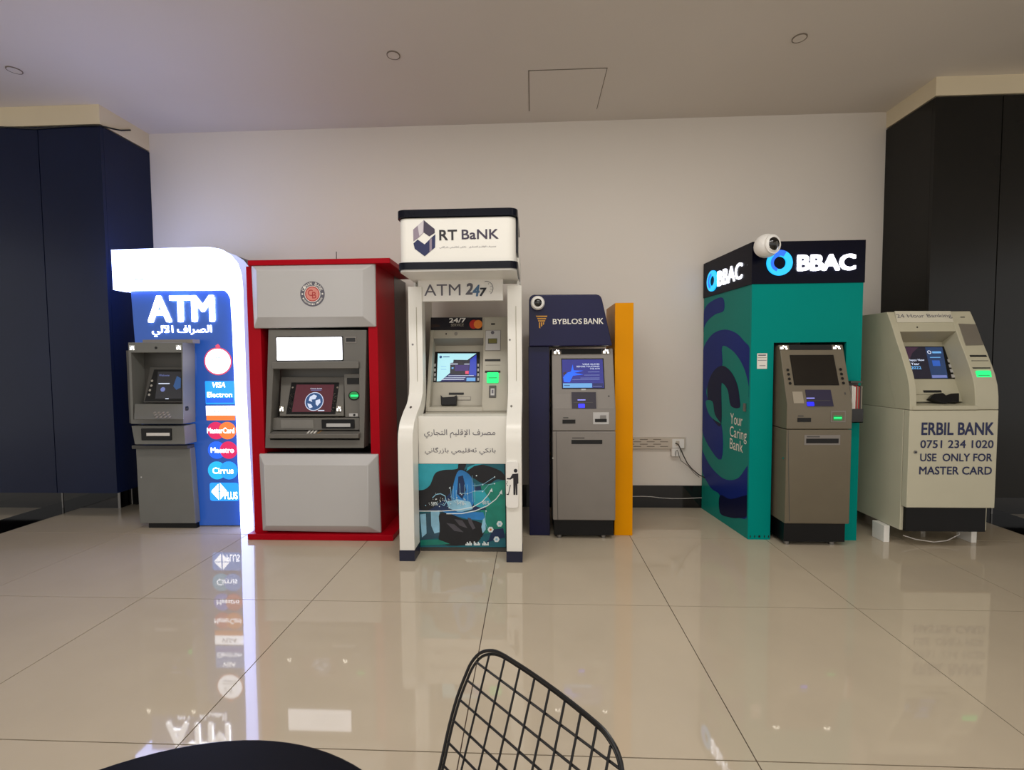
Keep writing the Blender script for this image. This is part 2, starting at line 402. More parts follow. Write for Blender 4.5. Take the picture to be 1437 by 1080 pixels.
# ------------------------------------------------------------------ shared bits
def dots(parent, pl, pts, rpx, mat_, d=0.002, name='button', ring=None):
    for x, y in pts:
        m = MB(); m.dpx(pl, x, y, rpx, -0.001, d, mat_, n=14)
        if ring: m.dpx(pl, x, y, rpx*1.45, -0.001, d*0.5, ring, n=14)
        m.build(name, parent)
def lamp(parent, pl, x0, y0, x1, y1, d=0.004):
    m = MB(); m.rect(pl, x0, y0, x1, y1, 0, d, M_chrome)
    cx, cy = (x0+x1)/2, (y0+y1)/2; w_, h_ = (x1-x0), (y1-y0)
    for dx, dy, s in ((-.22, .15, .2), (.18, -.1, .16), (-.05, -.25, .1), (.28, .28, .12)):
        m.rect(pl, cx+dx*w_-s*w_*.6, cy+dy*h_-s*h_, cx+dx*w_+s*w_*.6, cy+dy*h_+s*h_, d, d+0.001, E_lamp)
    m.build('courtesy_lamp', parent, 'faceted clear lamp cover')

# ================================================================== 1  blue lit booth
A = crop(140, 330, .2037); B = crop(140, 540, .2037)
base = (-2.83, 3.70, 0)
bo = thing('cash_machine_booth', 'tall blue booth with a glowing white curved lightbox frame reading ATM', 'booth', base)
P = VP(3.65)
outer = A(78, 100, 420, 90, 750, 80)+A(830, 95, 885, 130, 930, 185, 955, 260, 965, 350)+A(990, 1080)+B(1040, 990)
inner = B(972, 990)+A(930, 1080, 915, 700, 900, 440, 885, 405, 862, 382, 830, 372, 215, 378)+A(155, 387, 92, 375)
MB().pp(P, outer+inner, -0.04, 0.0, E_band).build('lightbox_frame', bo, 'glowing white lightbox frame curving from header to leg')
PB = VP(3.70)
MB().pp(P, A(80, 103, 420, 93, 748, 84, 748, 374, 215, 375)+A(155, 384, 94, 372), -0.20, -0.04, E_band).build('lightbox_return', bo, 'glowing deep return of the header lightbox')
MB().pp(P, A(748, 84, 830, 99, 885, 134, 928, 188, 952, 262, 962, 352)+A(987, 1080)+B(1037, 988)+B(974, 988)+A(933, 1080, 918, 700, 903, 440, 888, 405, 862, 382, 830, 374, 748, 374), -0.20, -0.04, E_side).build('lightbox_return', bo, 'dim return of the lightbox leg')
MB().pp(PB, A(213, 370, 960, 365)+B(985, 965, 345, 965), -0.02, 0, E_blue).build('back_panel', bo, 'backlit blue panel')
body = [P.uv(*q) for q in A(200, 100, 750, 82, 830, 96, 885, 131, 930, 186, 955, 261, 965, 350)]
body = [(u-0.004, v-0.004) for u, v in body]+[(-2.327, 0.0), (-3.24, 0.0)]
MB().prism(VP(3.852), body, -0.40, 0.0, M_greyd).build('housing', bo, 'dark grey booth housing')
sd = Plane((-2.325, 3.70, 0), (0, 1, 0), (0, 0, 1))
MB().rectuv(sd, 0.16, 0.03, 0.54, 1.93, 0, 0.006, E_side).build('side_panel', bo, 'pale lit acrylic side panel')
text(bo, PB, 'ATM', *A(340, 412)[0], *A(788, 600)[0], E_let, 0.001, off=0.035, thick=0.012, label='glowing white ATM letters')
text(bo, PB, arabic('الصراف الآلي'), *A(365, 617)[0], *A(772, 700)[0], E_let, 0.001, off=0.012, thick=0.006, label='glowing white Arabic letters')
text(bo, P, '– – –', *A(240, 296)[0], *A(345, 306)[0], E_ltgrey, 0.001, label='faint washed-out print on the lightbox')
m = MB(); cx, cy = A(815, 868)[0]
m.dpx(PB, cx, cy, 19.6, 0, 0.002, E_pink).dpx(PB, cx, cy, 17.6, 0, 0.003, E_let).pp(PB, A(795, 762, 815, 748, 832, 765, 815, 785), 0, 0.003, E_pink)
text(bo, PB, '24', *A(768, 815)[0], *A(830, 860)[0], E_ltgrey, 0.0035, mb=m)
for y in (885, 905): m.rect(PB, *A(765, y)[0], *A(865, y+8)[0], 0, 0.0036, E_ltgrey)
m.build('round_badge', bo, 'glowing round white badge with a pink rim')
m = MB(); m.rect(PB, *A(732, 1003)[0], *B(925, 133)[0], 0, 0.002, E_azure, r=0.008).rect(PB, *B(735, 88)[0], *B(922, 122)[0], 0, 0.0025, E_royal)
text(bo, PB, 'VISA', *A(775, 1012)[0], *A(868, 1048)[0], E_let, 0.003, off=0.03, mb=m, slant=.2); text(bo, PB, 'Electron', *B(742, 48)[0], *B(912, 84)[0], E_let, 0.003, off=0.02, mb=m)
m.build('card_sign', bo, 'glowing blue card sign')
m = MB(); m.rect(PB, *B(735, 143)[0], *B(932, 210)[0], 0, 0.002, E_let).rect(PB, *B(737, 208)[0], *B(932, 243)[0], 0, 0.002, E_or, r=0.004)
text(bo, PB, 'VISA', *B(780, 158)[0], *B(890, 190)[0], E_ltgrey, 0.003, off=0.02, mb=m, slant=.2)
m.build('card_sign', bo, 'glowing white and orange card sign')
def twin(c1, c2, y, r, e1, e2, s, tx, ty, lab, off=.02):
    m = MB(); m.dpx(PB, *B(c1, y)[0], r, 0, 0.002, e1).dpx(PB, *B(c2, y)[0], r, 0, 0.0022, e2)
    text(bo, PB, s, *B(tx[0], ty[0])[0], *B(tx[1], ty[1])[0], E_let, 0.004, off=off, mb=m); m.build('card_sign', bo, lab)
twin(802, 880, 314, 12.2, E_mag, E_or, 'MasterCard', (742, 928), (294, 332), 'glowing magenta and orange card sign')
twin(806, 888, 448, 12.2, E_royal, E_mag, 'Maestro', (768, 925), (430, 466), 'glowing blue and magenta card sign')
twin(808, 890, 588, 12.6, E_cyan, E_azure, 'Cirrus', (780, 922), (568, 610), 'glowing cyan card sign')
m = MB(); m.rect(PB, *B(762, 673)[0], *B(955, 797)[0], 0, 0.002, E_azure, r=0.02)
m.pp(PB, B(826, 672, 880, 732, 826, 794, 768, 732), 0, 0.003, E_let).rect(PB, *B(768, 729)[0], *B(880, 734)[0], 0, 0.0032, E_azure).rect(PB, *B(823, 672)[0], *B(828, 794)[0], 0, 0.0032, E_azure)
text(bo, PB, 'PLUS', *B(862, 735)[0], *B(950, 785)[0], E_let, 0.004, off=.03, mb=m)
m.build('card_sign', bo, 'glowing blue sign with a white diamond')
# its machine
am = thing('cash_machine', 'graphite grey cash machine standing against the glowing blue ATM booth', 'cash machine', (-3.0, 3.6, 0))
PU, PM, PC = VP(3.55), VP(3.60), VP(3.635)
G = M_grey
hz = [q for q in A(195, 738, 570, 738)+B(575, 268, 215, 268)]
op = A(215, 808, 562, 808)+B(570, 238, 232, 238)
MB().fpx(PU, hz, op, -0.135, 0, G).build('upper_housing', am, bevel=0.004)
a = PU.uv(*A(196, 700)[0]); 
MB().rect(VP(3.60), *A(296, 716)[0], *A(640, 745)[0], -0.08, 0, M_silver).build('top_cover', am)
ins = VP(3.672)
MB().rect(ins, *A(205, 790)[0], *B(600, 262)[0], -0.01, 0, M_greyd).build('recess_back', am)
sl = slope(3.60, 1.12, 3.655, 1.36)
mm = MB(); mm.pp(sl, A(345, 908, 585, 908)+B(585, 120, 300, 120), -0.012, 0, M_greyd); mm.build('screen_hood', am, bevel=0.003)
mm = MB(); mm.pp(sl, A(378, 925, 570, 925)+B(578, 112, 312, 112), 0, 0.004, M_blk); mm.build('screen_bezel', am)
mm = MB(); mm.pp(sl, A(405, 940, 562, 940)+B(566, 95, 385, 95), 0.004, 0.005, E_scg)
mm.pp(sl, A(535, 970, 562, 985, 560, 1050, 530, 1065, 510, 1040), 0.005, 0.0055, E_scy)
text(am, sl, 'Welcome', *A(412, 958)[0], *A(485, 972)[0], E_scm, 0.006, mb=mm); 
mm.rect(sl, *A(408, 1018)[0], *A(485, 1026)[0], 0.005, 0.0056, E_scl).dpx(sl, *A(438, 1062)[0], 3.2, 0.005, 0.0055, E_scm).rect(sl, *B(455, 92)[0], *B(478, 98)[0], 0.004, 0.006, E_scl)
mm.build('screen', am)
dots(am, sl, A(365, 1003, 360, 1036, 350, 1068)+B(345, 68), 1.7, M_chrome, 0.007, ring=M_greyd)
sh = slope(3.56, 1.045, 3.64, 1.12)
MB().pp(sh, B(240, 130, 575, 130, 575, 234, 236, 234), -0.01, 0, G).build('console_shelf', am, bevel=0.002)
MB().rect(VP(3.585), *B(308, 140)[0], *B(412, 205)[0], -0.03, 0, M_greyd).rect(VP(3.585), *B(322, 148)[0], *B(405, 190)[0], 0, 0.003, M_slot).build('receipt_slot', am, bevel=0.002)
MB().dpx(VP(3.575), *B(562, 162)[0], 6.5, -0.03, 0, M_blk).dpx(VP(3.575), *B(562, 160)[0], 4.4, 0, 0.004, E_green).rect(VP(3.575), *B(553, 168)[0], *B(580, 172)[0], 0.004, 0.006, E_greend).build('card_reader', am, 'green lit card reader')
m = MB(); kp = slope(3.55, 1.052, 3.60, 1.085)
for i in range(4):
    for j in range(3): m.rect(kp, 218+i*6-j*1.5, 586.5-j*3-2.2, 218+i*6+4.6-j*1.5, 586.5-j*3, 0.002, 0.006, M_txtmid)
m.build('keypad', am)
lamp(am, PU, *A(207, 758)[0], *A(243, 792)[0]); lamp(am, PU, *A(528, 756)[0], *A(564, 790)[0])
dots(am, PU, A(388, 775), 1.8, M_slot, 0.002, 'camera_eye')
MB().pp(VP(3.556), B(216, 281, 580, 281, 590, 410, 240, 410), -0.13, 0, G).build('dispenser_housing', am, bevel=0.006)
MB().rect(VP(3.556), *B(292, 298)[0], *B(495, 380)[0], 0, 0.006, M_blk, r=0.006).rect(VP(3.556), *B(328, 328)[0], *B(486, 349)[0], 0.006, 0.009, M_whitep).build('cash_slot', am)
MB().pp(PC, B(240, 412, 622, 412, 622, 436, 243, 436), -0.05, 0.03, M_greyd).build('waist_strip', am, bevel=0.003)
MB().pp(PC, B(248, 436, 622, 436, 660, 953, 275, 953), -0.058, 0, G).build('cabinet', am, 'plain grey lower cabinet', bevel=0.005)
dots(am, PC, B(289, 634), 1.2, M_chrome, 0.004, 'lock')
MB().box(PC.uv(*B(320, 960)[0])[0], PC.uv(*B(650, 960)[0])[0], 3.66, 3.695, 0, 0.04, M_blk).build('plinth', am)

# ================================================================== 2  red kiosk
C = crop(335, 340, .2037); D = crop(335, 550, .2037)
rk = thing('cash_machine_kiosk', 'deep red kiosk with a plain pale grey panel above and below its machine', 'kiosk', (-1.62, 3.6, 0))
YR = 3.47
s0 = atZ(347.2, 757.4, 0); s1 = atZ(552, 758.8, 0)
MB().box(s0.x, s1.x, 3.42, 4.0, 0, 0.045, M_red).build('base_slab', rk, bevel=0.004)
xl = -2.155; xr = atY(535.6, 747, YR).x; xri = atY(520, 600, YR).x; zc1 = atY(450, 372, YR).z
xli = atY(369, 560, YR).x
PR = VP(YR)
zt = atY(450, 462, YR).z; zb = atY(450, 634, YR).z
MB().box(xl, xli, YR, 3.92, 0.045, zc1, M_red).build('side_board', rk)
MB().box(xri, xr, YR, 3.92, 0.045, zc1, M_red).build('side_board', rk)
MB().box(xl, xr, 3.925, 4.28, 0.0, zc1, M_rust).build('rear_body', rk, 'mottled dark brown rear body')
for a_, b_ in ((zt+.012, zc1), (0.045, zb-.008)): MB().box(xli, xri, 3.50, 3.52, a_, b_, M_blk).build('backing_board', rk, 'black backing board')
cu = [PR.off(0.04).uv(*q) for q in C(60, 118, 300, 110, 560, 106, 1040, 105)]
z1 = atY(547, 361.4, 3.43).z
MB().box(atY(347, 364, 3.43).x, atY(547, 361, 3.43).x, 3.43, 4.1, z1-0.04, z1, M_red).build('top_cap', rk, bevel=0.006)
def pillow(quad, innerq, yp, lab):
    pl = VP(yp); q = [pl.uv(*a) for a in quad]; i_ = [pl.uv(*a) for a in innerq]
    m = MB(); vv = [pl.p(*a, 0) for a in q]+[pl.p(*a, 0.05) for a in i_]+[pl.p(*a, -0.03) for a in q]
    cx = sum(a[0] for a in i_)/4; 
    m.add(vv, [[0, 1, 5, 4], [1, 2, 6, 5], [2, 3, 7, 6], [3, 0, 4, 7], [4, 5, 6, 7], [1, 0, 8, 9], [2, 1, 9, 10], [3, 2, 10, 11], [0, 3, 11, 8], [11, 10, 9, 8]], M_silverl)
    return m.build('pale_panel', rk, lab, bevel=0.006, fix=True)
pillow(C(85, 152, 940, 140, 945, 580, 105, 592), C(150, 200, 872, 195, 872, 515, 155, 520), 3.455, 'pale grey bevelled panel with round badge')
pillow(D(140, 425, 960, 428, 980, 970, 165, 955), D(200, 492, 905, 495, 908, 908, 212, 905), 3.455, 'plain pale grey bevelled panel')
PL = VP(3.4045); cx, cy = C(508, 355)[0]
m = MB(); u, v = PL.uv(cx, cy); R_ = abs(PL.uv(cx+17.2, cy)[0]-u)
m.ring(PL, u, v, R_*0.62, R_, 0, 0.001, M_txtg, n=48).disc(PL, u, v, R_*0.62, 0, 0.001, M_red2).ring(PL, u, v, R_*0.60, R_*0.65, 0, 0.0016, M_txtw).disc(PL, u, v, R_*0.52, 0, 0.0015, mat('badge_pink', 'd98a7c', .5))
def arc_text(m, pl, s, u, v, r, h, a0, a1, mt, d, out=True):
    n = len(s)
    for i, ch in enumerate(s):
        if ch == ' ': continue
        a = math.radians(a0+(a1-a0)*i/(n-1)); rot = a-math.pi/2 if out else a+math.pi/2
        cu_, cv_ = u+r*math.cos(a), v+r*math.sin(a); put_text(m, pl, ch, cu_-h*.36, cv_-h/2, cu_+h*.36, cv_+h/2, mt, d, .02, rot)
arc_text(m, PL, 'CIHAN BANK', u, v, R_*.82, R_*.24, 155, 25, M_txtw, .0017)
arc_text(m, PL, 'INVESTMENT & FINANCE', u, v, R_*.82, R_*.13, 205, 335, M_txtw, .0017, False)
for a in (180, 0, 270): m.disc(PL, u+R_*.82*math.cos(math.radians(a)), v+R_*.82*math.sin(math.radians(a)), R_*.07, 0, .0018, M_txtw, n=10)
put_text(m, PL, 'C', u-R_*.36, v-R_*.16, u+R_*.04, v+R_*.34, M_red2, .002, .01); put_text(m, PL, 'B', u-R_*.02, v-R_*.36, u+R_*.32, v+R_*.16, M_red2, .002, .01)
m.build('round_badge', rk, 'round grey and red bank badge', smooth=False)
# its machine
rm = thing('cash_machine', 'dark grey cash machine set into the red kiosk under its white lit box', 'cash machine', (-1.62, 3.6, 0.0))
PF = VP(3.475); GR = mat('dark_taupe_grey_plastic', '68655f', 0.42, var=0.04, bump=0.02, bscale=200)
fo = C(205, 598, 880, 603)+D(862, 385, 182, 385)
fi = C(240, 835, 830, 835)+D(832, 330, 215, 330)
MB().fpx(PF, fo, fi, -0.10, 0, GR).build('surround', rm, bevel=0.004)
MB().box(xli+.012, xri-.012, 3.63, 3.64, PF.uv(*D(500, 378)[0])[1], PF.uv(*C(500, 612)[0])[1], GR).build('recess_back', rm)
MB().box(xli+.02, xri-.02, 3.645, 3.90, PF.uv(*D(500, 378)[0])[1], PF.uv(*C(500, 612)[0])[1], M_greyd).build('safe_body', rm)
m = MB(); m.rect(PF, *C(262, 646)[0], *C(718, 818)[0], 0, 0.004, M_blk, r=0.006).rect(PF, *C(268, 652)[0], *C(712, 812)[0], 0.004, 0.008, E_white, r=0.005)
u, v = PF.uv(*C(350, 735)[0]); m.ring(PF, u, v, .017, .019, .008, .0085, E_ltgrey)
for y in (700, 735, 765): m.rect(PF, *C(430, y)[0], *C(640, y+4)[0], .008, .0085, E_scl)
m.build('lit_sign_box', rm, 'glowing white sign box')
MB().rect(PF, *C(735, 650)[0], *C(810, 692)[0], 0, 0.004, M_silver).rect(PF, *C(741, 657)[0], *C(804, 685)[0], 0.004, 0.005, M_glass).build('info_plate', rm)
MB().rect(PF, *C(235, 818)[0], *C(832, 872)[0], -0.06, 0.018, GR, r=0.01).build('brow', rm, bevel=0.006)
# screen console inside
cs = slope(3.50, atY(440, 584, 3.50).z, 3.585, atY(440, 527, 3.585).z)
MB().pp(cs, C(290, 925, 728, 925)+D(722, 165, 280, 165), -0.03, 0, GR).build('screen_hood', rm, bevel=0.006)
MB().pp(cs, C(365, 965, 692, 965)+D(665, 152, 328, 152), 0, 0.004, M_blk).build('screen_bezel', rm)
m = MB(); m.pp(cs, C(400, 980, 660, 980)+D(637, 137, 368, 137), 0.004, 0.005, E_scr)
u, v = cs.uv(*D(522, 65)[0]); r_ = abs(cs.uv(441.3+13, 563)[0]-cs.uv(441.3, 563)[0])
m.disc(cs, u, v, r_, .005, .0056, E_scl).disc(cs, u, v, r_*.93, .005, .006, E_scy)
for pts in ([(-.5, .5), (-.1, .75), (.25, .6), (.1, .25), (-.3, .2), (-.2, -.05), (-.6, .1)], [(.15, .1), (.6, .25), (.7, -.1), (.4, -.5), (.2, -.3)], [(-.7, -.2), (-.3, -.3), (-.1, -.6), (-.4, -.75), (-.6, -.5)]):
    m.prism(cs, [(u+a*r_, v+b*r_) for a, b in pts], .005, .0065, E_scl)
text(rm, cs, 'CIHAN BANK', *C(495, 1003)[0], *C(578, 1012)[0], E_scl, .006, mb=m); m.rect(cs, *C(500, 1016)[0], *C(572, 1020)[0], .005, .006, E_scm)
m.rect(cs, *D(548, 124)[0], *D(592, 131)[0], .005, .006, E_scl); m.build('screen', rm, 'maroon screen with a globe')
dots(rm, cs, D(372, 20, 365, 50, 358, 85, 350, 118, 668, 20, 662, 50, 658, 85, 652, 118), 1.9, M_blk, 0.008, ring=M_chrome)
dots(rm, cs, C(375, 1000, 682, 1000), 1.2, M_chrome, 0.008)
lamp(rm, cs, *D(284, 97)[0], *D(318, 136)[0], .012); lamp(rm, cs, *D(674, 95)[0], *D(714, 136)[0], .012)
PRd = VP(3.52)
MB().rect(PRd, *C(732, 905)[0], *D(832, 172)[0], -0.1, 0, GR, r=.006).build('reader_panel', rm, bevel=.003)
m = MB(); m.rect(PRd, *C(748, 932)[0], *C(828, 976)[0], 0, .005, M_slot, r=.003); m.dpx(PRd, *C(795, 1055)[0], 7.6, 0, .006, M_blk, rypx=6.6).dpx(PRd, *C(797, 1053)[0], 6.4, .006, .009, E_greend, rypx=5.2).rect(PRd, *C(775, 1048)[0], *C(825, 1062)[0], .009, .011, E_green, r=.002)
m.build('card_reader', rm, 'green lit card reader')
m = MB(); m.rect(PRd, *D(762, 146)[0], *D(822, 168)[0], 0, .005, M_silverl, r=.002).dpx(PRd, *D(798, 157)[0], 1.6, .005, .007, M_slot, n=12); m.build('headphone_jack', rm)
PLw = VP(3.51)
MB().rect(PLw, *D(232, 176)[0], *D(832, 262)[0], -.11, 0, GR).build('lower_console', rm, bevel=.004)
MB().rect(PLw, *D(293, 190)[0], *D(516, 248)[0], 0, .004, mat('shutter_grey', '7b7872', .35)).build('cash_shutter', rm)
MB().rect(PLw, *D(575, 188)[0], *D(798, 250)[0], 0, .008, M_blk, r=.006).rect(PLw, *D(608, 214)[0], *D(772, 238)[0], .008, .011, M_silverl, r=.003).build('receipt_slot', rm)
z0_, z1_ = atY(440, 615, 3.43).z, atY(440, 609, 3.43).z
MB().prof(atY(376.8, 612, 3.44).x, atY(503.5, 612, 3.44).x, [(3.435, z0_), (3.43, z1_), (3.51, z1_+.012), (3.51, z0_-.004)], GR).build('hand_rest', rm, bevel=.005)
tp = slope(3.432, z1_+.0008, 3.51, z1_+.0128); m = MB()
for k in range(3): m.pp(tp, [(430+k*4.6, 608), (435+k*4.6, 602.6), (437.6+k*4.6, 602.6), (432.6+k*4.6, 608)], 0, .0008, M_txtw)
text(rm, tp, '2', 447, 602.4, 453, 608, M_gold, .001, off=.03, mb=m); m.build('printed_mark', rm, smooth=False)

# ================================================================== 3  white column kiosk
Ee = crop(545, 285, .1852); F = crop(545, 440, .1852); Gc = crop(545, 600, .1852)
wk = thing('cash_machine_kiosk', 'tall white kiosk with curved columns under a black-banded header box', 'kiosk', (-0.49, 3.5, 0))
XLo, XLi, XRi, XRo = -0.906, -0.804, -0.178, -0.074
def colprof():
    f = [(3.075, 0.0), (3.075, .80), (3.085, .87), (3.13, .94), (3.22, 1.0), (3.32, 1.05), (3.385, 1.12), (3.405, 1.22), (3.405, 1.90)]
    b = [(3.50, 1.90), (3.50, 1.10), (3.47, 1.03), (3.40, .97), (3.30, .90), (3.24, .82), (3.22, .74), (3.22, 0.0)]
    return f+b
zf = 0.072
def clipz(prof, lo):
    return [(y, max(z, lo)) for y, z in prof]
for a, b in ((XLo, XLi), (XRi, XRo)):
    c = MB().prof(a, b, clipz(colprof(), zf), M_white).build('column', wk, bevel=.003)
    MB().box(a-.002, b+.002, 3.071, 3.224, 0, zf, M_navy).build('foot', c, 'navy vinyl foot')
    MB().box((a+b)/2+.008, (a+b)/2+.011, 3.402, 3.406, 1.14, 1.75, M_ivoryd).build('groove', c)
PCu = VP(3.404)
for x, y, pl in ((571, 382.6, 3.405), (579.2, 483.2, 3.405), (712.9, 380.4, 3.405), (715.4, 476.6, 3.405)):
    MB().dpx(VP(pl), x, y, 1.4, 0, .003, M_steel, n=12).build('screw', wk)
sl2 = slope(3.22, 1.0, 3.32, 1.05)
for x, y in ((576.5, 571.5), (717.6, 570)): MB().dpx(sl2, x, y, 1.4, 0, .004, M_steel, n=12).build('screw', wk)
# header box, rounded in plan
PH = VP(3.08)
xh0, xh1 = PH.uv(559, 340)[0], PH.uv(723.5, 340)[0]
zh0, zh1 = PH.uv(640, 374)[1], PH.uv(640, 304.5)[1]
def rbox(x0, x1, z0, z1, y0, r, mt, name, lab=None, y1=3.62):
    tp = Plane((0, 0, z0), (1, 0, 0), (0, 1, 0)); q = [(x0, y1), (x1, y1)]
    for cx, a0 in ((x1-r, 0), (x0+r, -90)):
        for k in range(8):
            a = math.radians(a0-90*k/7); q.append((cx+r*math.cos(a), y0+r+r*math.sin(a)))
    return MB().prism(tp, q, 0, z1-z0, mt).build(name, wk, lab, fix=True)
rbox(xh0, xh1, zh0, zh1, 3.09, .055, M_white, 'header_box', 'white header box with rounded corners')
e = .014
rbox(xh0-e, xh1+e, PH.uv(640, 303.3)[1], PH.uv(640, 293)[1], 3.076, .06, M_blkband, 'header_band', 'glossy black top band')
rbox(xh0-e, xh1+e, PH.uv(640, 377)[1], PH.uv(640, 367)[1], 3.076, .06, M_blkband, 'header_band', 'glossy black lower band')
rbox(xh0-e+.01, xh1+e-.01, PH.uv(640, 377)[1]-.012, PH.uv(640, 377)[1], 3.086, .055, M_whitep, 'header_soffit')
MB().box(xh1+.002, xh1+.014, 3.16, 3.3, zh0+.1, zh1+.01, M_blkband).build('header_side_strip', wk)
PT = VP(3.089)
m = MB()  # emblem: a cube-like shield
sil = mat('emblem_mauve_grey', '8d7f8c', .35); sil2 = mat('emblem_dark_purple', '3a3146', .35); sil3 = mat('emblem_pale', 'c9c2c6', .35)
m.pp(PT, Ee(268, 128, 350, 195, 352, 225, 310, 252, 268, 222), 0, .001, sil2).pp(PT, Ee(268, 128, 268, 222, 228, 262, 190, 290, 188, 200), 0, .001, sil)
m.pp(PT, Ee(268, 128, 262, 225, 235, 250, 222, 170), .001, .0014, sil3)
m.pp(PT, Ee(190, 305, 222, 275, 275, 312, 325, 262, 356, 235, 354, 335, 275, 402, 200, 345), 0, .001, M_txtb)
m.pp(PT, Ee(312, 280, 330, 262, 330, 355, 312, 370), .001, .0014, sil)
m.build('emblem', wk, 'faceted shield emblem', smooth=False)
text(wk, PT, 'RT', *Ee(386, 200)[0], *Ee(520, 282)[0], M_txtd, .001, off=.03, name='lettering')
text(wk, PT, 'BaNK', *Ee(556, 195)[0], *Ee(835, 275)[0], sil2, .001, off=.02)
text(wk, PT, arabic('مصرف الإقليم التجاري / بانكي ئەقليمي بازرگاني'), *Ee(388, 318)[0], *Ee(815, 345)[0], M_txtg, .001)
# ATM 24/7 board, upper fill, lower board, poster
PA = VP(3.43)
MB().rect(PA, *Ee(225, 500)[0], *Ee(870, 573)[0], -.03, 0.0, M_white).build('upper_fill', wk)
MB().rect(PA, *Ee(228, 570)[0], *Ee(868, 746)[0], -.02, .008, M_whitep).build('sign_board', wk, 'white sign board', bevel=.002)
PA2 = VP(3.4215)
text(wk, PA2, 'ATM', *Ee(272, 612)[0], *Ee(546, 702)[0], M_txtg, .001, off=-.012)
text(wk, PA2, '2', *Ee(590, 605)[0], *Ee(643, 694)[0], M_txtg, .001, off=.05, slant=.15); text(wk, PA2, '4', *Ee(640, 618)[0], *Ee(692, 706)[0], mat('steel_blue_vinyl', '4a6f94', .45), .002, off=.05, slant=.15, label='steel blue numeral')
text(wk, PA2, '7', *Ee(692, 640)[0], *Ee(740, 705)[0], M_txtd, .0025, off=.05, slant=.15); m = MB()
u, v = PA2.uv(*Ee(740, 645)[0]); r_ = abs(PA2.uv(*Ee(795, 645)[0])[0]-u)
m.ring(PA2, u, v, r_*.93, r_, 0, .001, M_txtg, -50, 100)
for a in (-40, -10, 20, 60): m.tube([PA2.p(u+r_*.6*math.cos(math.radians(a)), v+r_*.6*math.sin(math.radians(a)), .001), PA2.p(u+r_*.85*math.cos(math.radians(a)), v+r_*.85*math.sin(math.radians(a)), .001)], .0012, M_txtg, 5)
m.build('clock_drawing', wk, 'thin clock arc drawn beside the numerals', smooth=False)
PQ = VP(3.23)
zq0 = atY(640, 650.5, 3.23).z; zq1 = atY(640, 584, 3.23).z
MB().box(XLi+.001, XRi-.001, 3.23, 3.25, zq0, zq1, M_white).build('lower_board', wk, 'white lower board', bevel=.002)
MB().box(XLi+.001, XRi-.001, 3.25, 3.42, zq1-.02, zq1, M_white).build('shelf', wk)
PQf = VP(3.229)
text(wk, PQf, arabic('مصرف الإقليم التجاري'), *F(272, 876)[0], *F(810, 942)[0], M_txtg, .001)
text(wk, PQf, arabic('بانکي ئەقلیمي بازرگاني'), *F(278, 1012)[0], *F(812, 1068)[0], M_txtg, .001)
MB().box(XLi+.001, XRi-.001, 3.232, 3.25, 0.035, zq0-.001, M_blk).build('poster_backing', wk)
MB().box(XLi+.001, XRi-.001, 3.245, 3.27, 0, .035, M_greyd).build('toe_board', wk)
po = MB(); PO = VP(3.2315)
c_t = {k: mat('print_'+n_, h, .3, var=v_, scale=9) for k, n_, h, v_ in (('bg', 'deep_teal', '17606e', .2), ('lt', 'turquoise', '2fa3b5', .12), ('dk', 'ink_black', '14161d', .25), ('gr', 'sea_green', '17806f', .25), ('bl', 'bright_blue', '2a7cc0', .2), ('pb', 'pale_blue', '8fc3dd', .2), ('nb', 'night_blue', '112a52', .2), ('hd', 'hand_grey', '4a4850', .2), ('wh', 'print_white', 'dfe8ea', .05), ('sl', 'slate', '2b4c5e', .25))}
L_ = 0
def dec(k, *pts):
    global L_; L_ += 1
    q = Gc(*pts); q = dens(q, 4) if len(q) > 6 else q
    po.pp(PO, [(min(max(x, 584.8), 709.6), min(max(y, 650.6), 767.4)) for x, y in q], 0, .0004+.00012*L_, c_t[k])
dec('bg', 213, 272, 880, 270, 892, 905, 240, 908)
dec('lt', 213, 272, 530, 272, 520, 310, 400, 325, 350, 350, 310, 440, 215, 482)
dec('gr', 700, 440, 885, 395, 890, 800, 720, 800, 700, 640)
dec('nb', 218, 480, 400, 500, 700, 440, 740, 620, 400, 640, 230, 625)
dec('dk', 215, 482, 270, 468, 312, 440, 330, 400, 352, 350, 380, 330, 430, 318, 520, 312, 532, 274, 590, 274, 575, 318, 612, 300, 660, 274, 715, 280, 790, 300, 855, 330, 882, 365, 882, 395, 820, 392, 765, 425, 700, 415, 640, 380, 600, 400, 560, 420, 500, 440, 470, 490, 400, 560, 300, 625, 240, 615, 220, 560)
dec('lt', 600, 300, 660, 274, 720, 274, 650, 290, 590, 330)
dec('bl', 520, 340, 580, 330, 640, 400, 650, 560, 600, 610, 520, 600, 480, 520)
dec('nb', 530, 370, 565, 360, 590, 470, 560, 540, 520, 500)
dec('pb', 440, 560, 520, 540, 620, 560, 640, 615, 540, 640, 460, 610)
dec('lt', 640, 480, 720, 470, 780, 560, 720, 610, 650, 590)
dec('bl', 400, 630, 720, 640, 735, 700, 600, 690, 480, 660)
dec('sl', 235, 650, 390, 640, 395, 830, 245, 850)
dec('pb', 240, 655, 285, 650, 290, 800, 255, 830); dec('pb', 322, 630, 388, 625, 388, 790, 350, 800, 325, 740)
dec('dk', 388, 650, 480, 655, 560, 690, 640, 700, 715, 730, 722, 800, 640, 880, 400, 880, 392, 760)
dec('hd', 500, 690, 560, 700, 600, 760, 540, 740); dec('hd', 600, 680, 625, 685, 660, 760, 640, 770, 610, 720); dec('hd', 440, 720, 500, 730, 570, 790, 500, 780)
dec('pb', 718, 690, 735, 680, 738, 770, 715, 800, 705, 750)
dec('nb', 790, 770, 870, 760, 885, 830, 800, 850, 740, 870)
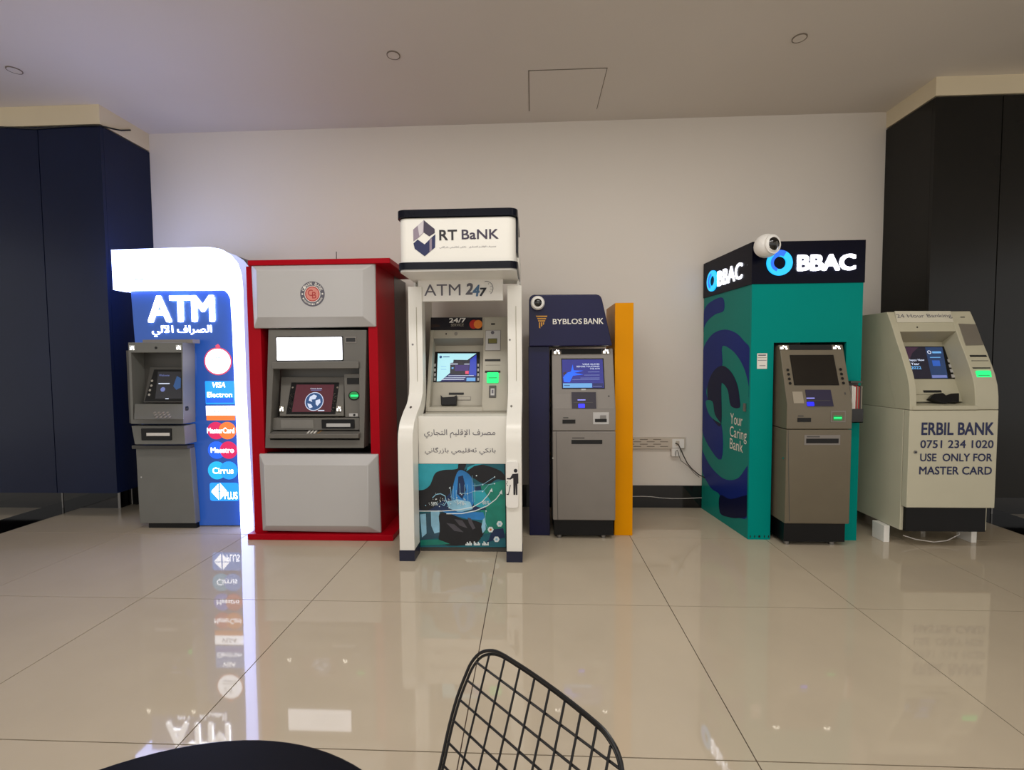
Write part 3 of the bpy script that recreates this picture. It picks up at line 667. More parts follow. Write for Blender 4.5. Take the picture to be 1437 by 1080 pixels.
dec('gr', 245, 850, 380, 845, 470, 880, 245, 890); dec('bg', 700, 830, 780, 790, 760, 850, 700, 880)
def strip(k, pts, wpx):
    global L_; L_ += 1
    q = Gc(*pts); up = []; dn = []
    for i, (x, y) in enumerate(q):
        a = q[max(i-1, 0)]; b = q[min(i+1, len(q)-1)]; dx, dy = b[0]-a[0], b[1]-a[1]; n_ = math.hypot(dx, dy)
        up.append((x-dy/n_*wpx, y+dx/n_*wpx)); dn.append((x+dy/n_*wpx, y-dx/n_*wpx))
    po.pp(PO, up+dn[::-1], 0, .0005+.00012*L_, c_t[k])
strip('wh', (232, 630, 400, 630, 540, 620, 640, 600, 710, 560, 755, 510, 775, 478), .55)
strip('wh', (440, 650, 560, 648, 660, 628, 750, 590, 815, 540, 850, 495), .6)
dec('wh', 768, 478, 785, 455, 790, 486); dec('wh', 842, 492, 860, 468, 864, 505)
for a in ((470, 445, 480, 545), (492, 440, 492, 560), (540, 420, 545, 500), (578, 430, 578, 500), (635, 360, 638, 560), (655, 420, 655, 560), (515, 470, 515, 590), (600, 430, 604, 560)): strip('pb', a, .22)
strip('pb', (540, 495, 600, 498, 655, 478, 712, 480), .25); strip('pb', (640, 438, 715, 430, 805, 372), .25); strip('pb', (715, 485, 760, 430, 805, 422), .25)
strip('pb', (335, 530, 360, 505, 395, 498, 430, 515, 440, 560, 420, 590), .5)
strip('pb', (740, 630, 730, 700, 750, 760), .25)
random.seed(3)
for i in range(70):
    x = random.gauss(440, 70); y = random.gauss(560, 28)
    if 240 < x < 700 and 480 < y < 620: po.dpx(PO, *Gc(x, y)[0], random.uniform(.3, .8), 0, .0045, c_t['wh' if i % 3 else 'pb'], n=6)
for x, y in ((805, 372), (805, 422), (715, 430), (715, 482), (655, 478), (600, 498), (545, 496), (668, 362), (740, 630), (465, 455)): po.dpx(PO, *Gc(x, y)[0], .9, 0, .0046, c_t['wh'], n=10)
for x, y in ((843, 727), (775, 770), (820, 843)):
    po.dpx(PO, *Gc(x, y)[0], 4.3, 0, .0044, c_t['wh'], n=6); po.dpx(PO, *Gc(x, y)[0], 1.6, 0, .0048, M_orange if x == 775 else c_t['pb'], n=10)
for s_, x0_, x1_, y_ in (('58%', 325, 375, 560), ('54%', 520, 575, 552), ('85%', 715, 765, 552)): text(wk, PO, s_, *Gc(x0_, y_)[0], *Gc(x1_, y_+26)[0], c_t['wh'], .0049, mb=po, off=.01)
for x0_ in (585, 648, 712):
    for k in range(5): po.rect(PO, *Gc(x0_+k*10, 888-[10, 24, 14, 28, 18][(k+x0_) % 5])[0], *Gc(x0_+k*10+8, 889)[0], 0, .0047, c_t['wh'])
po.build('poster', wk, 'teal business poster of a dark-suited figure with rising arrows', smooth=False)
# litter sign plate on the right column
PS = VP(3.072)
MB().rect(PS, *Gc(892, 250)[0], *Gc(985, 605)[0], -.004, .012, M_whitep, r=.02).build('litter_plate', wk, 'white plate with a black litter pictogram', bevel=.003)
PS2 = VP(3.0595); m = MB()
m.dpx(PS2, *Gc(964, 325)[0], 2.6, 0, .0008, M_txtd)
m.pp(PS2, Gc(940, 350, 984, 346, 986, 420, 978, 425, 978, 508, 966, 508, 964, 430, 962, 508, 948, 508, 946, 380, 925, 392, 898, 390, 898, 380, 922, 381), 0, .0008, M_txtd)
m.pp(PS2, Gc(922, 432, 927, 434, 912, 508, 896, 508, 895, 502, 908, 500), 0, .0008, M_txtd)
for x, y in ((900, 410), (896, 425), (903, 436)): m.dpx(PS2, *Gc(x, y)[0], .7, 0, .0008, M_txtd, n=8)
m.build('litter_pictogram', wk, 'black figure dropping litter in a bin', smooth=False)
MB().box(XLo+.02, XLo+.035, 3.5, 4.05, 0, 2.2, M_white).box(XRo-.035, XRo-.02, 3.5, 4.05, 0, 2.2, M_white).build('side_board', wk)

# ---- slanted-front machine with a recessed console and a reader column on the right (used twice)
def wincor(root, XL, XR, XD, rw, prof_, yb, zlow, zlab, zlip, body, shade, back_slope):
    th = .13; f = prof_
    rail = f+[(f[-1][0]+th, f[-1][1]), (f[0][0]+th, f[0][1])]
    MB().prof(XL, XL+rw, rail, body).build('left_rail', root, bevel=.004)
    MB().prof(XD, XR, rail, body).build('reader_column', root, bevel=.006)
    def ya(z):
        for (y0, z0), (y1, z1) in zip(f[:-1], f[1:]):
            if z1 <= z <= z0: return y0+(y1-y0)*(z0-z)/(z0-z1)
        return f[-1][0]
    ztop = f[0][1]
    pr = [(ya(z)+.003, z) for z in [ztop-(ztop-zlab)*k/4 for k in range(5)]]
    MB().prof(XL+rw, XD, pr+[(y+th, z) for y, z in reversed(pr)], body).build('top_band', root, bevel=.002)
    zb_ = f[-1][1]; pr = [(ya(zlip)-.006, zlip), (ya(zb_)-.006, zb_), (ya(zb_)+th, zb_), (ya(zlip)+th, zlip+.01)]
    MB().prof(XL+rw*.4, XD+rw*.3, pr, body).build('shelf', root, bevel=.004)
    (y0, z0), (y1, z1) = back_slope
    MB().prof(XL+rw, XD, [(y0, z0), (y1, z1), (y1+.02, z1), (y0+.02, z0)], body).build('console', root)
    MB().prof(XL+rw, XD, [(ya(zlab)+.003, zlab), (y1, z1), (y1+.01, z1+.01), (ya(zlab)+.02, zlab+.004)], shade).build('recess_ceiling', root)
    MB().prof(XL+.002, XR-.002, [(f[0][0]+th-.002, f[0][1]), (f[-1][0]+th-.002, f[-1][1])]+[(yb, f[-1][1]), (yb, f[0][1])], body).build('upper_body', root)
    return ya
# RT machine
wm = thing('cash_machine', 'light grey cash machine between the curved white columns with a cyan and blue screen', 'cash machine', (-0.5, 3.6, 0))
PBt = VP(3.45)
XL = PBt.uv(593.5, 583)[0]; XL = max(XL, XLi+.003); XR = XRi-.004; 
zbt = PBt.uv(640, 583.5)[1]; 
f_ = [(3.70, atY(650, 445, 3.70).z), (3.45, atY(650, 577, 3.45).z)]
SLR = slope(3.45, f_[1][1], 3.70, f_[0][1])
XD = SLR.uv(677.6, 500)[0]; zp = lambda y: SLR.p(0, SLR.uv(650, y)[1]).z
yz = lambda y: SLR.p(0, SLR.uv(650, y)[1])
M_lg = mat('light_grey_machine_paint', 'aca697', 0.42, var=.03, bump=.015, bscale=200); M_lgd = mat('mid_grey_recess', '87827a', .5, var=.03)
cb = (3.55, zp(573)+.01); cc = (3.72, zp(484))
wincor(wm, XL, XR, XD, .028, f_, 4.0, 0, zp(474.3), zp(571), M_lg, M_lgd, (cb, cc))
MB().box(XL, XR, 3.44, 3.9, zbt-.03, f_[1][1]-.002, M_lg).build('base_ledge', wm, bevel=.003)
MB().box(XL+.01, XR-.01, 3.5, 3.95, 0.0, zbt-.03, M_greyd).build('safe_cabinet', wm)
m = MB(); m.pp(SLR, F(322, 30, 712, 30, 712, 125, 320, 125), 0, .004, mat('banner_black', '17141f', .3))
text(wm, SLR, '24/7', *F(460, 34)[0], *F(588, 70)[0], M_txtw, .0045, off=.03, mb=m); text(wm, SLR, 'SERVICE', *F(474, 76)[0], *F(572, 98)[0], M_txtmid, .0045, off=.02, mb=m)
m.dpx(SLR, *F(648, 82)[0], 6.2, .004, .005, mat('banner_red', 'b02218', .4)).dpx(SLR, *F(680, 82)[0], 6.0, .004, .0055, M_orange)
m.pp(SLR, F(325, 85, 365, 80, 395, 90, 390, 100, 325, 105), .004, .005, M_rust); m.build('banner', wm, 'dark service banner with red and orange discs', smooth=False)
dots(wm, SLR, F(438, 153), 1.0, M_slot, .002, 'pin_hole'); dots(wm, SLR, F(512, 152), 2.4, M_lgd, .002, 'camera_eye')
CS = slope(cb[0], cb[1], cc[0], cc[1])
m = MB(); m.pp(CS, F(343, 290, 694, 290, 690, 519, 339, 519), 0, .004, M_blk); m.build('screen_bezel', wm)
m = MB(); q = F(376, 303, 668, 303, 666, 515, 368, 515)
m.pp(CS, q, .004, .005, E_scn).pp(CS, [q[0], q[1], *F(600, 352, 495, 350, 492, 372, 470, 375, 468, 450, 395, 512), q[3]], .005, .0055, E_scw)
m.pp(CS, F(495, 350, 600, 352, 668, 303, 667, 470, 468, 462, 470, 375), .005, .0054, E_scd).pp(CS, F(620, 350, 668, 312, 667, 470, 610, 468), .0054, .0058, E_scb)
m.rect(CS, *F(505, 390)[0], *F(610, 435)[0], .0055, .006, glow('screen_violet', '3c1f7a', .7)).rect(CS, *F(583, 435)[0], *F(610, 458)[0], .006, .0066, E_pink).rect(CS, *F(470, 380)[0], *F(528, 386)[0], .006, .0064, E_scl).rect(CS, *F(575, 381)[0], *F(615, 386)[0], .006, .0064, E_scl)
m.rect(CS, *F(480, 408)[0], *F(495, 420)[0], .006, .0064, E_scs)
m.rect(CS, *F(455, 468)[0], *F(648, 473)[0], .006, .0064, E_scl).rect(CS, *F(430, 484)[0], *F(585, 488)[0], .006, .0064, E_scl).rect(CS, *F(405, 496)[0], *F(575, 502)[0], .006, .0064, E_scl).rect(CS, *F(592, 486)[0], *F(660, 512)[0], .006, .0064, E_scs)
m.dpx(CS, *F(398, 330)[0], 1.8, .006, .0065, E_scy).rect(CS, *F(415, 326)[0], *F(465, 332)[0], .006, .0064, E_scy)
for y in (400, 422): m.rect(CS, *F(400, y)[0], *F(440, y+3)[0], .006, .0064, E_scs)
m.build('screen', wm, 'lit cyan and blue screen', smooth=False)
for x in (354, 681):
    for y in (392, 428, 464, 498): MB().rect(CS, *F(x-6, y-11)[0], *F(x+6, y+11)[0], .004, .007, M_silverl).build('button', wm)
MB().rect(CS, *F(458, 598)[0], *F(572, 614)[0], 0, .004, M_slot).build('cash_slot', wm)
MB().rect(CS, *F(500, 628)[0], *F(625, 656)[0], 0, .004, M_silver).rect(CS, *F(505, 632)[0], *F(621, 652)[0], .004, .005, M_lg).build('receipt_flap', wm)
m = MB(); c0 = CS
m.pp(c0, F(404, 626, 420, 645, 505, 640, 525, 628, 522, 704, 408, 704), .004, .05, M_blk); m.build('keypad_shield', wm, 'black keypad shield', bevel=.004)
dots(wm, SLR, F(793, 77), 0, M_slot) if False else MB().rect(SLR, *F(778, 73)[0], *F(808, 84)[0], 0, .002, M_slot).build('pin_hole', wm)
m = MB(); m.rect(SLR, *F(733, 125)[0], *F(852, 282)[0], 0, .004, M_silver).rect(SLR, *F(736, 129)[0], *F(849, 278)[0], .004, .006, M_silverl)
m.dpx(SLR, *F(790, 145)[0], 2.4, .006, .0066, M_txtg).rect(SLR, *F(755, 190)[0], *F(825, 229)[0], .006, .009, M_greyd).rect(SLR, *F(760, 194)[0], *F(821, 225)[0], .009, .0095, mat('olive_display', '6e6a35', .3)); m.build('display_module', wm, 'pale plate with a small olive display')
for y in (345, 432): MB().rect(SLR, *F(732, y)[0], *F(849, y+15)[0], 0, .004, M_slot).build('slot', wm)
MB().rect(SLR, *F(738, 388)[0], *F(848, 391)[0], 0, .002, M_lgd).build('slot_lip', wm)
m = MB(); m.rect(SLR, *F(746, 447)[0], *F(836, 525)[0], 0, .012, E_green, r=.008).rect(SLR, *F(760, 486)[0], *F(824, 492)[0], .012, .0125, E_greend); m.build('card_reader', wm, 'green lit card reader')
m = MB(); m.rect(SLR, *F(762, 545)[0], *F(818, 636)[0], 0, .006, M_greyd, r=.003).rect(SLR, *F(775, 568)[0], *F(805, 620)[0], .006, .008, M_silverl).rect(SLR, *F(783, 578)[0], *F(797, 605)[0], .008, .009, M_txtg); m.build('contactless_pad', wm)

# ================================================================== 4  navy and yellow surround
Hc = crop(730, 400, .176); I = crop(730, 570, .1852)
bk = thing('cash_machine_surround', 'navy surround with a bright yellow right-hand board and gold bank emblem', 'surround', (0.37, 3.7, 0))
PN = VP(3.565); xn0 = PN.uv(743, 740)[0]; xn1 = PN.uv(771.5, 700)[0]
PHd = VP(3.52)
hd = [PHd.uv(*q) for q in Hc(70, 495, 70, 118, 76, 98, 88, 82, 110, 75, 610, 72, 630, 78, 645, 92, 655, 118, 735, 492)]
hz0 = 1.462
hd = [(u, max(v, hz0)) for u, v in hd]
MB().prism(PHd, hd, -.42, 0, M_bynavy).build('header', bk, 'navy header with sloping right edge', bevel=.008)
MB().box(xn0, xn1, 3.565, 3.98, 0, hz0-.001, M_bynavy).build('left_board', bk, 'navy left board', bevel=.004)
xy1 = atZ(887.5, 751, 0).x; zy = atY(880, 424.6, 3.58).z
MB().box(.628, xy1, 3.58, 4.0, 0, zy, M_yel).build('right_board', bk, 'yellow right board', bevel=.003)
text(bk, PHd, 'BYBLOS', *Hc(260, 266)[0], *Hc(492, 312)[0], M_txtw, .001, off=.02); text(bk, PHd, 'BANK', *Hc(508, 262)[0], *Hc(664, 310)[0], M_txtw, .001, off=.02)
m = MB()
for q in (Hc(125, 243, 216, 243, 214, 254, 128, 254), Hc(135, 262, 208, 262, 204, 272, 140, 272), Hc(142, 280, 200, 280, 198, 290, 144, 290), Hc(150, 296, 160, 296, 160, 345, 150, 338), Hc(166, 296, 176, 296, 176, 325, 166, 332), Hc(182, 296, 192, 296, 190, 312, 182, 318)): m.pp(PHd, q, 0, .002, M_gold)
m.build('emblem', bk, 'gold column-like emblem', smooth=False)
def dome(parent, c, r, look, lab=None, par_name='security_camera'):
    look = Vector(look).normalized(); t = thing(par_name, lab, 'camera', c); c = Vector(c)
    m = MB(); m.sphere(c, r, M_whitep, 24); m.build('housing', t)
    s_ = Vector((1, 0, 0)); s_ = (s_-look*s_.dot(look)).normalized(); up_ = s_.cross(-look)
    pl = Plane(c+look*r*.62, s_, look.cross(s_))
    if pl.N.dot(look) < 0: pl = Plane(c+look*r*.62, -s_, look.cross(s_))
    m = MB(); m.ring(pl, 0, 0, r*.62, r*.80, 0, r*.1, M_whitep, n=36); m.build('collar', t)
    m = MB(); m.sphere(c+look*r*.40, r*.70, M_lens, 24); m.build('lens', t, 'black glossy lens')
    m = MB(); m.disc(pl, 0, 0, r*.14, r*.44, r*.48, M_greyd, n=14); m.build('lens_core', t)
    return t
pc = atY(754.6, 425, 3.475)
dome(None, (pc.x, pc.y, pc.z), .052, (.02, -1, -.05), 'round white security camera on the navy surround above the gold emblem')
# NCR style machine
def ncr(root, Yf, x0, x1, zbot, zcr, zl, ztop, yt, mt, xs_bot=None):
    yb = Yf+.55
    MB().prof(x0, x1, [(Yf+.004, zbot), (Yf, zbot+.01), (Yf, zl-.004), (yb, zl-.004), (yb, zbot)], mt).build('cabinet', root, 'plain silver-grey lower cabinet', bevel=.006)
    MB().prof(x0, x1, [(Yf, zl), (Yf, zcr), (yt, ztop), (yb, ztop), (yb, zl)], mt).build('fascia', root, bevel=.006)
    MB().box(x0+.01, x1-.01, Yf+.03, yb, .03, zbot, M_blk).build('plinth', root, 'black plinth')
    for x in (x0+.05, x1-.08): MB().disc(Plane((x, Yf+.07, 0), (1, 0, 0), (0, 1, 0)), 0, 0, .02, 0, .03, M_steel, n=14).build('foot', root)
    return VP(Yf), slope(Yf, zcr, yt, ztop)
bm = thing('cash_machine', 'silver-grey cash machine with a lit blue screen between navy and yellow boards', 'cash machine', (.38, 3.7, 0))
YN = 3.47; zc_ = atY(820, 576, YN).z; zl_ = atY(820, 604.3, YN).z; zb_ = atY(820, 730, YN).z; zt_ = atY(816, 489, 3.6).z
PV, PS_ = ncr(bm, YN, .150, .616, zb_, zc_, zl_, zt_, 3.6, M_silver)
MB().rect(PS_, 787.7, 489.3, 844, 497, 0, .004, M_slot).build('top_strip', bm)
lamp(bm, PS_, 776, 489.6, 787, 497.3); lamp(bm, PS_, 845, 489, 855.5, 496.6)
def scr(root, pl, q, mbfun, lab, bez=M_blk, e=1.2):
    cx = sum(a for a, b in q)/4; cy = sum(b for a, b in q)/4
    o = [(x+(e if x > cx else -e), y+(e if y > cy else -e)) for x, y in q]
    MB().pp(pl, o, 0, .003, bez).build('screen_bezel', root)
    m = MB(); mbfun(m); m.build('screen', root, lab, smooth=False)
def f1(m):
    m.pp(PS_, Hc(333, 594, 656, 592, 668, 819, 340, 819), .003, .004, glow('screen_indigo', '2a2f94', .8))
    m.pp(PS_, Hc(343, 735, 370, 700, 405, 690, 418, 632, 425, 680, 505, 682, 425, 700, 505, 712, 420, 722, 395, 775, 350, 772), .004, .0045, E_royal)
    m.pp(PS_, Hc(338, 700, 362, 690, 372, 705, 350, 720), .0045, .005, E_scp)
    m.rect(PS_, *Hc(342, 782)[0], *Hc(572, 818)[0], .004, .005, E_scs).rect(PS_, *Hc(578, 782)[0], *Hc(660, 818)[0], .004, .005, E_scn)
    text(bm, PS_, 'WEAR GLOVES', *Hc(495, 625)[0], *Hc(630, 638)[0], E_scl, .006, off=.02, mb=m); text(bm, PS_, 'BEFORE TOUCHING', *Hc(450, 643)[0], *Hc(630, 656)[0], E_scl, .006, off=.02, mb=m); text(bm, PS_, 'THE ATM', *Hc(555, 661)[0], *Hc(632, 673)[0], E_scl, .006, off=.02, mb=m)
    for y, x in ((690, 540), (715, 510), (738, 480), (750, 415)): m.rect(PS_, *Hc(x, y)[0], *Hc(632, y+5)[0], .004, .0055, E_scm)
    m.rect(PS_, *Hc(350, 797)[0], *Hc(395, 804)[0], .005, .006, E_scy); m.rect(PS_, *Hc(580, 806)[0], *Hc(650, 810)[0], .005, .006, E_scm)
scr(bm, PS_, Hc(333, 592, 658, 590, 668, 820, 340, 820), f1, 'lit blue screen with a glove notice')
MB().rect(PS_, *Hc(487, 826)[0], *Hc(522, 838)[0], 0, .003, M_silverl).build('badge', bm)
def disp(root, pl, q, bx, by, w_=7, blk=None):
    m = MB(); m.pp(pl, q, 0, .003, blk or mat('dispenser_dark', '262030', .4)); x0_ = min(a for a, b in q); x1_ = max(a for a, b in q)
    m.rect(pl, x0_+3, by-4.4, x1_-5, by-3.6, .003, .004, M_greyd)
    m.rect(pl, bx-w_, by-8, bx+w_, by-6.8, .003, .005, glow('dispenser_pale', '9a9aff', 1.2))
    m.rect(pl, bx-w_*.8, by-2, bx+w_*.8, by+3.6, .003, .006, E_deepb, r=.004); m.build('cash_dispenser', root, 'dark dispenser with a blue glow')
disp(bm, PS_, Hc(408, 853, 603, 853, 607, 985, 413, 985), 816, 568.5, 5.5)
dots(bm, PS_, [(854.2, 555.8)], 1.3, M_greyd, .003, 'pin_hole')
for q in (Hc(268, 868, 398, 868, 402, 985, 270, 985), Hc(615, 835, 745, 835, 750, 985, 620, 985)):
    MB().pp(PS_, q, 0, .0015, M_silver).build('access_plate', bm)
def slot(root, pl, x0, y0, x1, y1, name='slot', fr=None):
    m = MB()
    if fr: m.rect(pl, x0-2.5, y0-5, x1+2.5, y1+2.5, 0, .0015, fr)
    m.rect(pl, x0, y0, x1, y1, 0, .003, M_slot); m.rect(pl, x0+1, y0-3.4, x0+1+(x1-x0)*.4, y0-1.8, 0, .002, M_greyd); m.build(name, root)
slot(bm, PV, 789.3, 588.5, 807.4, 594, 'receipt_slot'); slot(bm, PV, 801.9, 616.9, 845.2, 622.8, 'deposit_slot', M_silver)
m = MB(); m.rect(PV, *I(552, 45)[0], *I(672, 136)[0], 0, .002, M_silverl).rect(PV, *I(566, 94)[0], *I(655, 118)[0], .002, .006, M_slot).rect(PV, *I(605, 66)[0], *I(650, 94)[0], .002, .008, M_steel); m.build('card_reader', bm, 'silver card reader', bevel=.001)
MB().pp(PV, [(780, 605), (780.8, 605), (783.3, 729), (782.4, 729)], 0, .0006, M_greyd).build('door_seam', bm)
dots(bm, PV, [(775.8, 642.5)], .9, M_chrome, .003, 'lock')

# ================================================================== 5  teal kiosk
J = crop(970, 320, .2222); K2 = crop(970, 530, .2222); K = crop(1080, 470, .1296)
tk = thing('cash_machine_kiosk', 'teal kiosk with a black header, lit ring emblem and swirl-printed side', 'kiosk', (2.0, 3.9, 0))
YT = 3.52; PT5 = VP(YT)
xt0, xt1 = 1.612, 2.402
zh_b = PT5.uv(1130, 397.5)[1]; zh_t = PT5.uv(1130, 338)[1]
xo0 = PT5.uv(1082.5, 650)[0]; xo1 = 2.294; zo = atY(1130, 484, YT).z+.02
MB().box(xt0, xo0, YT, YT+.02, 0, zh_b, M_teal).build('front_board', tk, 'teal front board left of the machine')
MB().box(xo1, xt1, YT, YT+.02, 0, zh_b, M_teal).build('front_board', tk, 'teal front board right of the machine')
MB().box(xo0, xo1, YT, YT+.02, zo, zh_b, M_teal).build('front_board', tk, 'teal front board above the machine')
def plan(q, z0, z1, mt): return MB().prism(Plane((0, 0, z0), (1, 0, 0), (0, 1, 0)), q, 0, z1-z0, mt)
plan([(xt0, YT+.0205), (xt0+.02, YT+.0205), (1.557, 4.27), (1.537, 4.27)], 0, zh_b, M_teald).build('side_board', tk, 'deep teal side board')
MB().box(xt1-.02, xt1, YT+.02, 4.27, 0, zh_b, M_teal).build('side_board', tk)
MB().box(xo0, xo0+.012, YT+.02, 4.2, 0, zo, M_swirl2).build('recess_lining', tk, 'dark recess lining')
plan([(xt0-.006, YT-.006), (xt1+.006, YT-.006), (xt1+.006, 4.275), (1.5306, 4.275)], zh_b, zh_t, M_bbh).build('header', tk, 'black header box', bevel=.002)
PHf = VP(YT-.0065)
u, v = PHf.uv(*J(555, 220)[0]); R5 = abs(PHf.uv(*J(636, 220)[0])[0]-u)
m = MB(); m.ring(PHf, u, v, R5*.5, R5, 0, .012, E_bbc, n=48).ring(PHf, u, v, R5*.48, R5*.72, .012, .013, E_bbb, 95, 250).ring(PHf, u, v, R5*.55, R5*1.0, .012, .0128, E_bbb, 60, 130, n=14); m.build('ring_emblem', tk, 'glowing cyan ring')
text(tk, PHf, 'BBAC', *J(667, 163)[0], *J(1035, 272)[0], E_bbw, .001, off=.045, thick=.012, label='glowing white letters on the front header')
SX = Plane((xt0-.0068, YT-.006, 0), (.075, -.75, 0), (0, 0, 1))
u, v = SX.uv(*J(137, 333)[0]); r2 = abs(SX.uv(*J(137, 268)[0])[1]-v)
m = MB(); m.ring(SX, u, v, r2*.5, r2, 0, .012, E_bbc, n=48).ring(SX, u, v, r2*.48, r2*.75, .012, .013, E_bbb, 95, 250); m.build('ring_emblem', tk, 'glowing cyan ring on the side')
ua = SX.uv(*J(170, 300)[0])[0]; ub = SX.uv(*J(324, 265)[0])[0]; m = MB()
put_text(m, SX, 'BBAC', ua, v-r2*.72, ub, v+r2*.72, E_bbw, .001, .02, thick=.006); m.build('lettering', tk, 'glowing white letters on the side header', smooth=False)
# swirl print on the side
SS = Plane((xt0-.0005, YT+.02, 0), (.075, -.7295, 0), (0, 0, 1)); um = -.002; ub_ = -.733
SP = MB()
def side(k, pts, d): 
    q = dens([SS.uv(*a) for a in pts], 4); q = [(min(max(a, ub_), um), b) for a, b in q]; SP.prism(SS, q, -.0005, d, k)
side(M_swirl, J(200, 440, 205, 520, 150, 545, 100, 590, 62, 660, 62, 590, 90, 500, 140, 455), .0008)
side(M_swirl, J(60, 830, 90, 730, 140, 665, 210, 640, 280, 660, 335, 715, 380, 790)+J(380, 1060)+J(365, 1000, 340, 900, 300, 820, 250, 765, 195, 748, 195, 870, 140, 905, 105, 990)+K2(100, 120, 190, 290, 190, 515, 110, 430, 60, 300, 52, 120), .0008)
side(M_swirl2, J(105, 990, 140, 905, 195, 868, 250, 905, 290, 985, 305, 1070)+K2(305, 188, 250, 175, 232, 80, 200, 35, 190, 60, 190, 292, 150, 280, 120, 220, 105, 130), .0012)
side(M_swirl, K2(52, 380, 60, 430, 110, 540, 180, 620, 240, 645, 300, 630, 372, 560, 368, 860, 300, 885, 240, 880, 180, 850, 180, 740, 120, 690, 60, 560), .0008)
side(M_swirl2, K2(182, 742, 250, 765, 368, 745, 366, 862, 300, 885, 240, 880, 182, 850), .0012)
side(M_teald, K2(92, 150, 135, 150, 150, 230, 190, 290, 190, 290, 120, 240), .0015)
SP.build('swirl_print', tk, 'indigo swirl printed on the side', smooth=False)
for s_, q in (('Your', (248, 226, 326, 300)), ('Caring', (245, 308, 352, 412)), ('Bank', (245, 385, 328, 465))):
    pa, pb = K2(q[0], 0)[0], K2(q[2], 0)[0]
    c_ = K2((q[0]+q[2])/2, (q[1]+q[3])/2)[0]; uc, vc = SS.uv(*c_); ua_ = SS.uv(pa[0], c_[1])[0]; ub2 = SS.uv(pb[0], c_[1])[0]
    hh = {'Your': .043, 'Caring': .056, 'Bank': .043}[s_]; m = MB(); put_text(m, SS, s_, ua_, vc-hh, ub2, vc+hh, M_txtw, .002); m.build('lettering', tk, smooth=False)
MB().rectuv(SS, um-.06, atX(1050, 572, xt0).z-.03, um-.03, atX(1050, 572, xt0).z+.03, 0, .008, M_steel).build('side_lock', tk)
PT6 = VP(YT-.0005)
MB().rect(PT6, *J(415, 790)[0], *J(480, 888)[0], 0, .001, M_txtw).rect(PT6, *J(423, 798)[0], *J(472, 806)[0], .001, .0015, M_txtg).rect(PT6, *J(420, 816)[0], *J(475, 820)[0], .001, .0015, M_txtmid).rect(PT6, *J(420, 832)[0], *J(475, 836)[0], .001, .0015, M_txtg).rect(PT6, *J(430, 866)[0], *J(468, 870)[0], .001, .0015, M_txtg).build('notice', tk, 'small white paper notice')
for x, w_ in ((373, 4), (400, 4), (430, 10), (462, 4), (488, 4)): MB().rect(PT6, *K2(x-w_/2-1, 994)[0], *K2(x+w_/2+1, 1008)[0], 0, .0008, M_slot).build('vent_hole', tk)
hc = atY(1075.6, 344.9, 3.43)
dome(None, (hc.x, hc.y, hc.z), .083, (.32, -1, .0), 'large white security camera on the corner of the teal kiosk header')
# leaflet holder
lx0, lx1 = atY(1196, 560, 3.44).x, atY(1212, 560, 3.44).x
zl0, zl1 = atY(1200, 593, 3.44).z, atY(1200, 541, 3.44).z
MB().box(lx0, lx1, 3.44, 3.445, zl0, zl0+.10, M_glass).box(lx0, lx1, 3.50, 3.5195, zl0, zl1+.02, M_greyd).box(lx0, lx1, 3.44, 3.5, zl0, zl0+.006, M_greyd).box(lx0, lx1, 3.46, 3.5195, zl1+.02, zl1+.032, M_greyd).build('leaflet_holder', tk, 'dark leaflet holder')
lf = thing('leaflet_stack', 'upright white and red leaflets in the holder right of the teal machine', 'leaflets', ((lx0+lx1)/2, 3.47, zl0+.006))
for k in range(8):
    x = lx0+.002+k*(lx1-lx0-.006)/8; wd = (lx1-lx0)/8-.003
    MB().box(x, x+wd, 3.447, 3.498, zl0+.0065, zl1-.004*(k % 3), [M_txtw, M_txtw, M_txtw, M_red2, M_txtmid, M_red2, M_rust, M_txtmid][k]).build('leaflet', lf)
# machine
gm = thing('cash_machine', 'grey-brown cash machine with a dark screen in front of the teal kiosk', 'cash machine', (2.03, 3.7, 0))
M_tau = mat('taupe_silver_paint', '6e6554', .42, var=.03, bump=.015, bscale=200)
YG = 3.38; zc5 = atY(1150, 567, YG).z; zl5 = atY(1150, 602, YG).z; zb5 = atY(1150, 735, YG).z; zt5 = atY(1136, 484, 3.5).z
PV5, PS5 = ncr(gm, YG, 1.806, 2.256, zb5, zc5, zl5, zt5, 3.5, M_tau)
MB().pp(PS5, K(205, 107, 668, 107, 680, 160, 212, 160), 0, .004, M_slot).build('top_strip', gm)
lamp(gm, PS5, *K(100, 110)[0], *K(203, 160)[0]); lamp(gm, PS5, *K(672, 108)[0], *K(775, 158)[0])
def f5(m): m.pp(PS5, K(222, 222, 684, 220, 746, 538, 272, 538), .003, .004, M_glass)
scr(gm, PS5, K(220, 220, 685, 218, 748, 540, 270, 540), f5, 'unlit dark screen', e=.5)
dots(gm, PS5, K(195, 378, 203, 425, 212, 475, 220, 523, 766, 372, 776, 422, 786, 470, 797, 520), 2.0, M_blk, .004, ring=M_tau)
MB().pp(PS5, K(245, 612, 352, 612, 372, 738, 262, 738), 0, .002, mat('pale_taupe_plate', '9d9382', .45)).build('access_plate', gm)
disp(gm, PS5, K(383, 592, 658, 592, 692, 770, 412, 770), 1137, 566, 5.5, mat('dispenser_violet_black', '221c3c', .4))
MB().rect(PS5, *K(812, 620)[0], *K(822, 645)[0], 0, .002, M_greyd).build('pin_hole', gm)
slot(gm, PV5, *K(300, 895)[0], *K(447, 940)[0], 'receipt_slot')
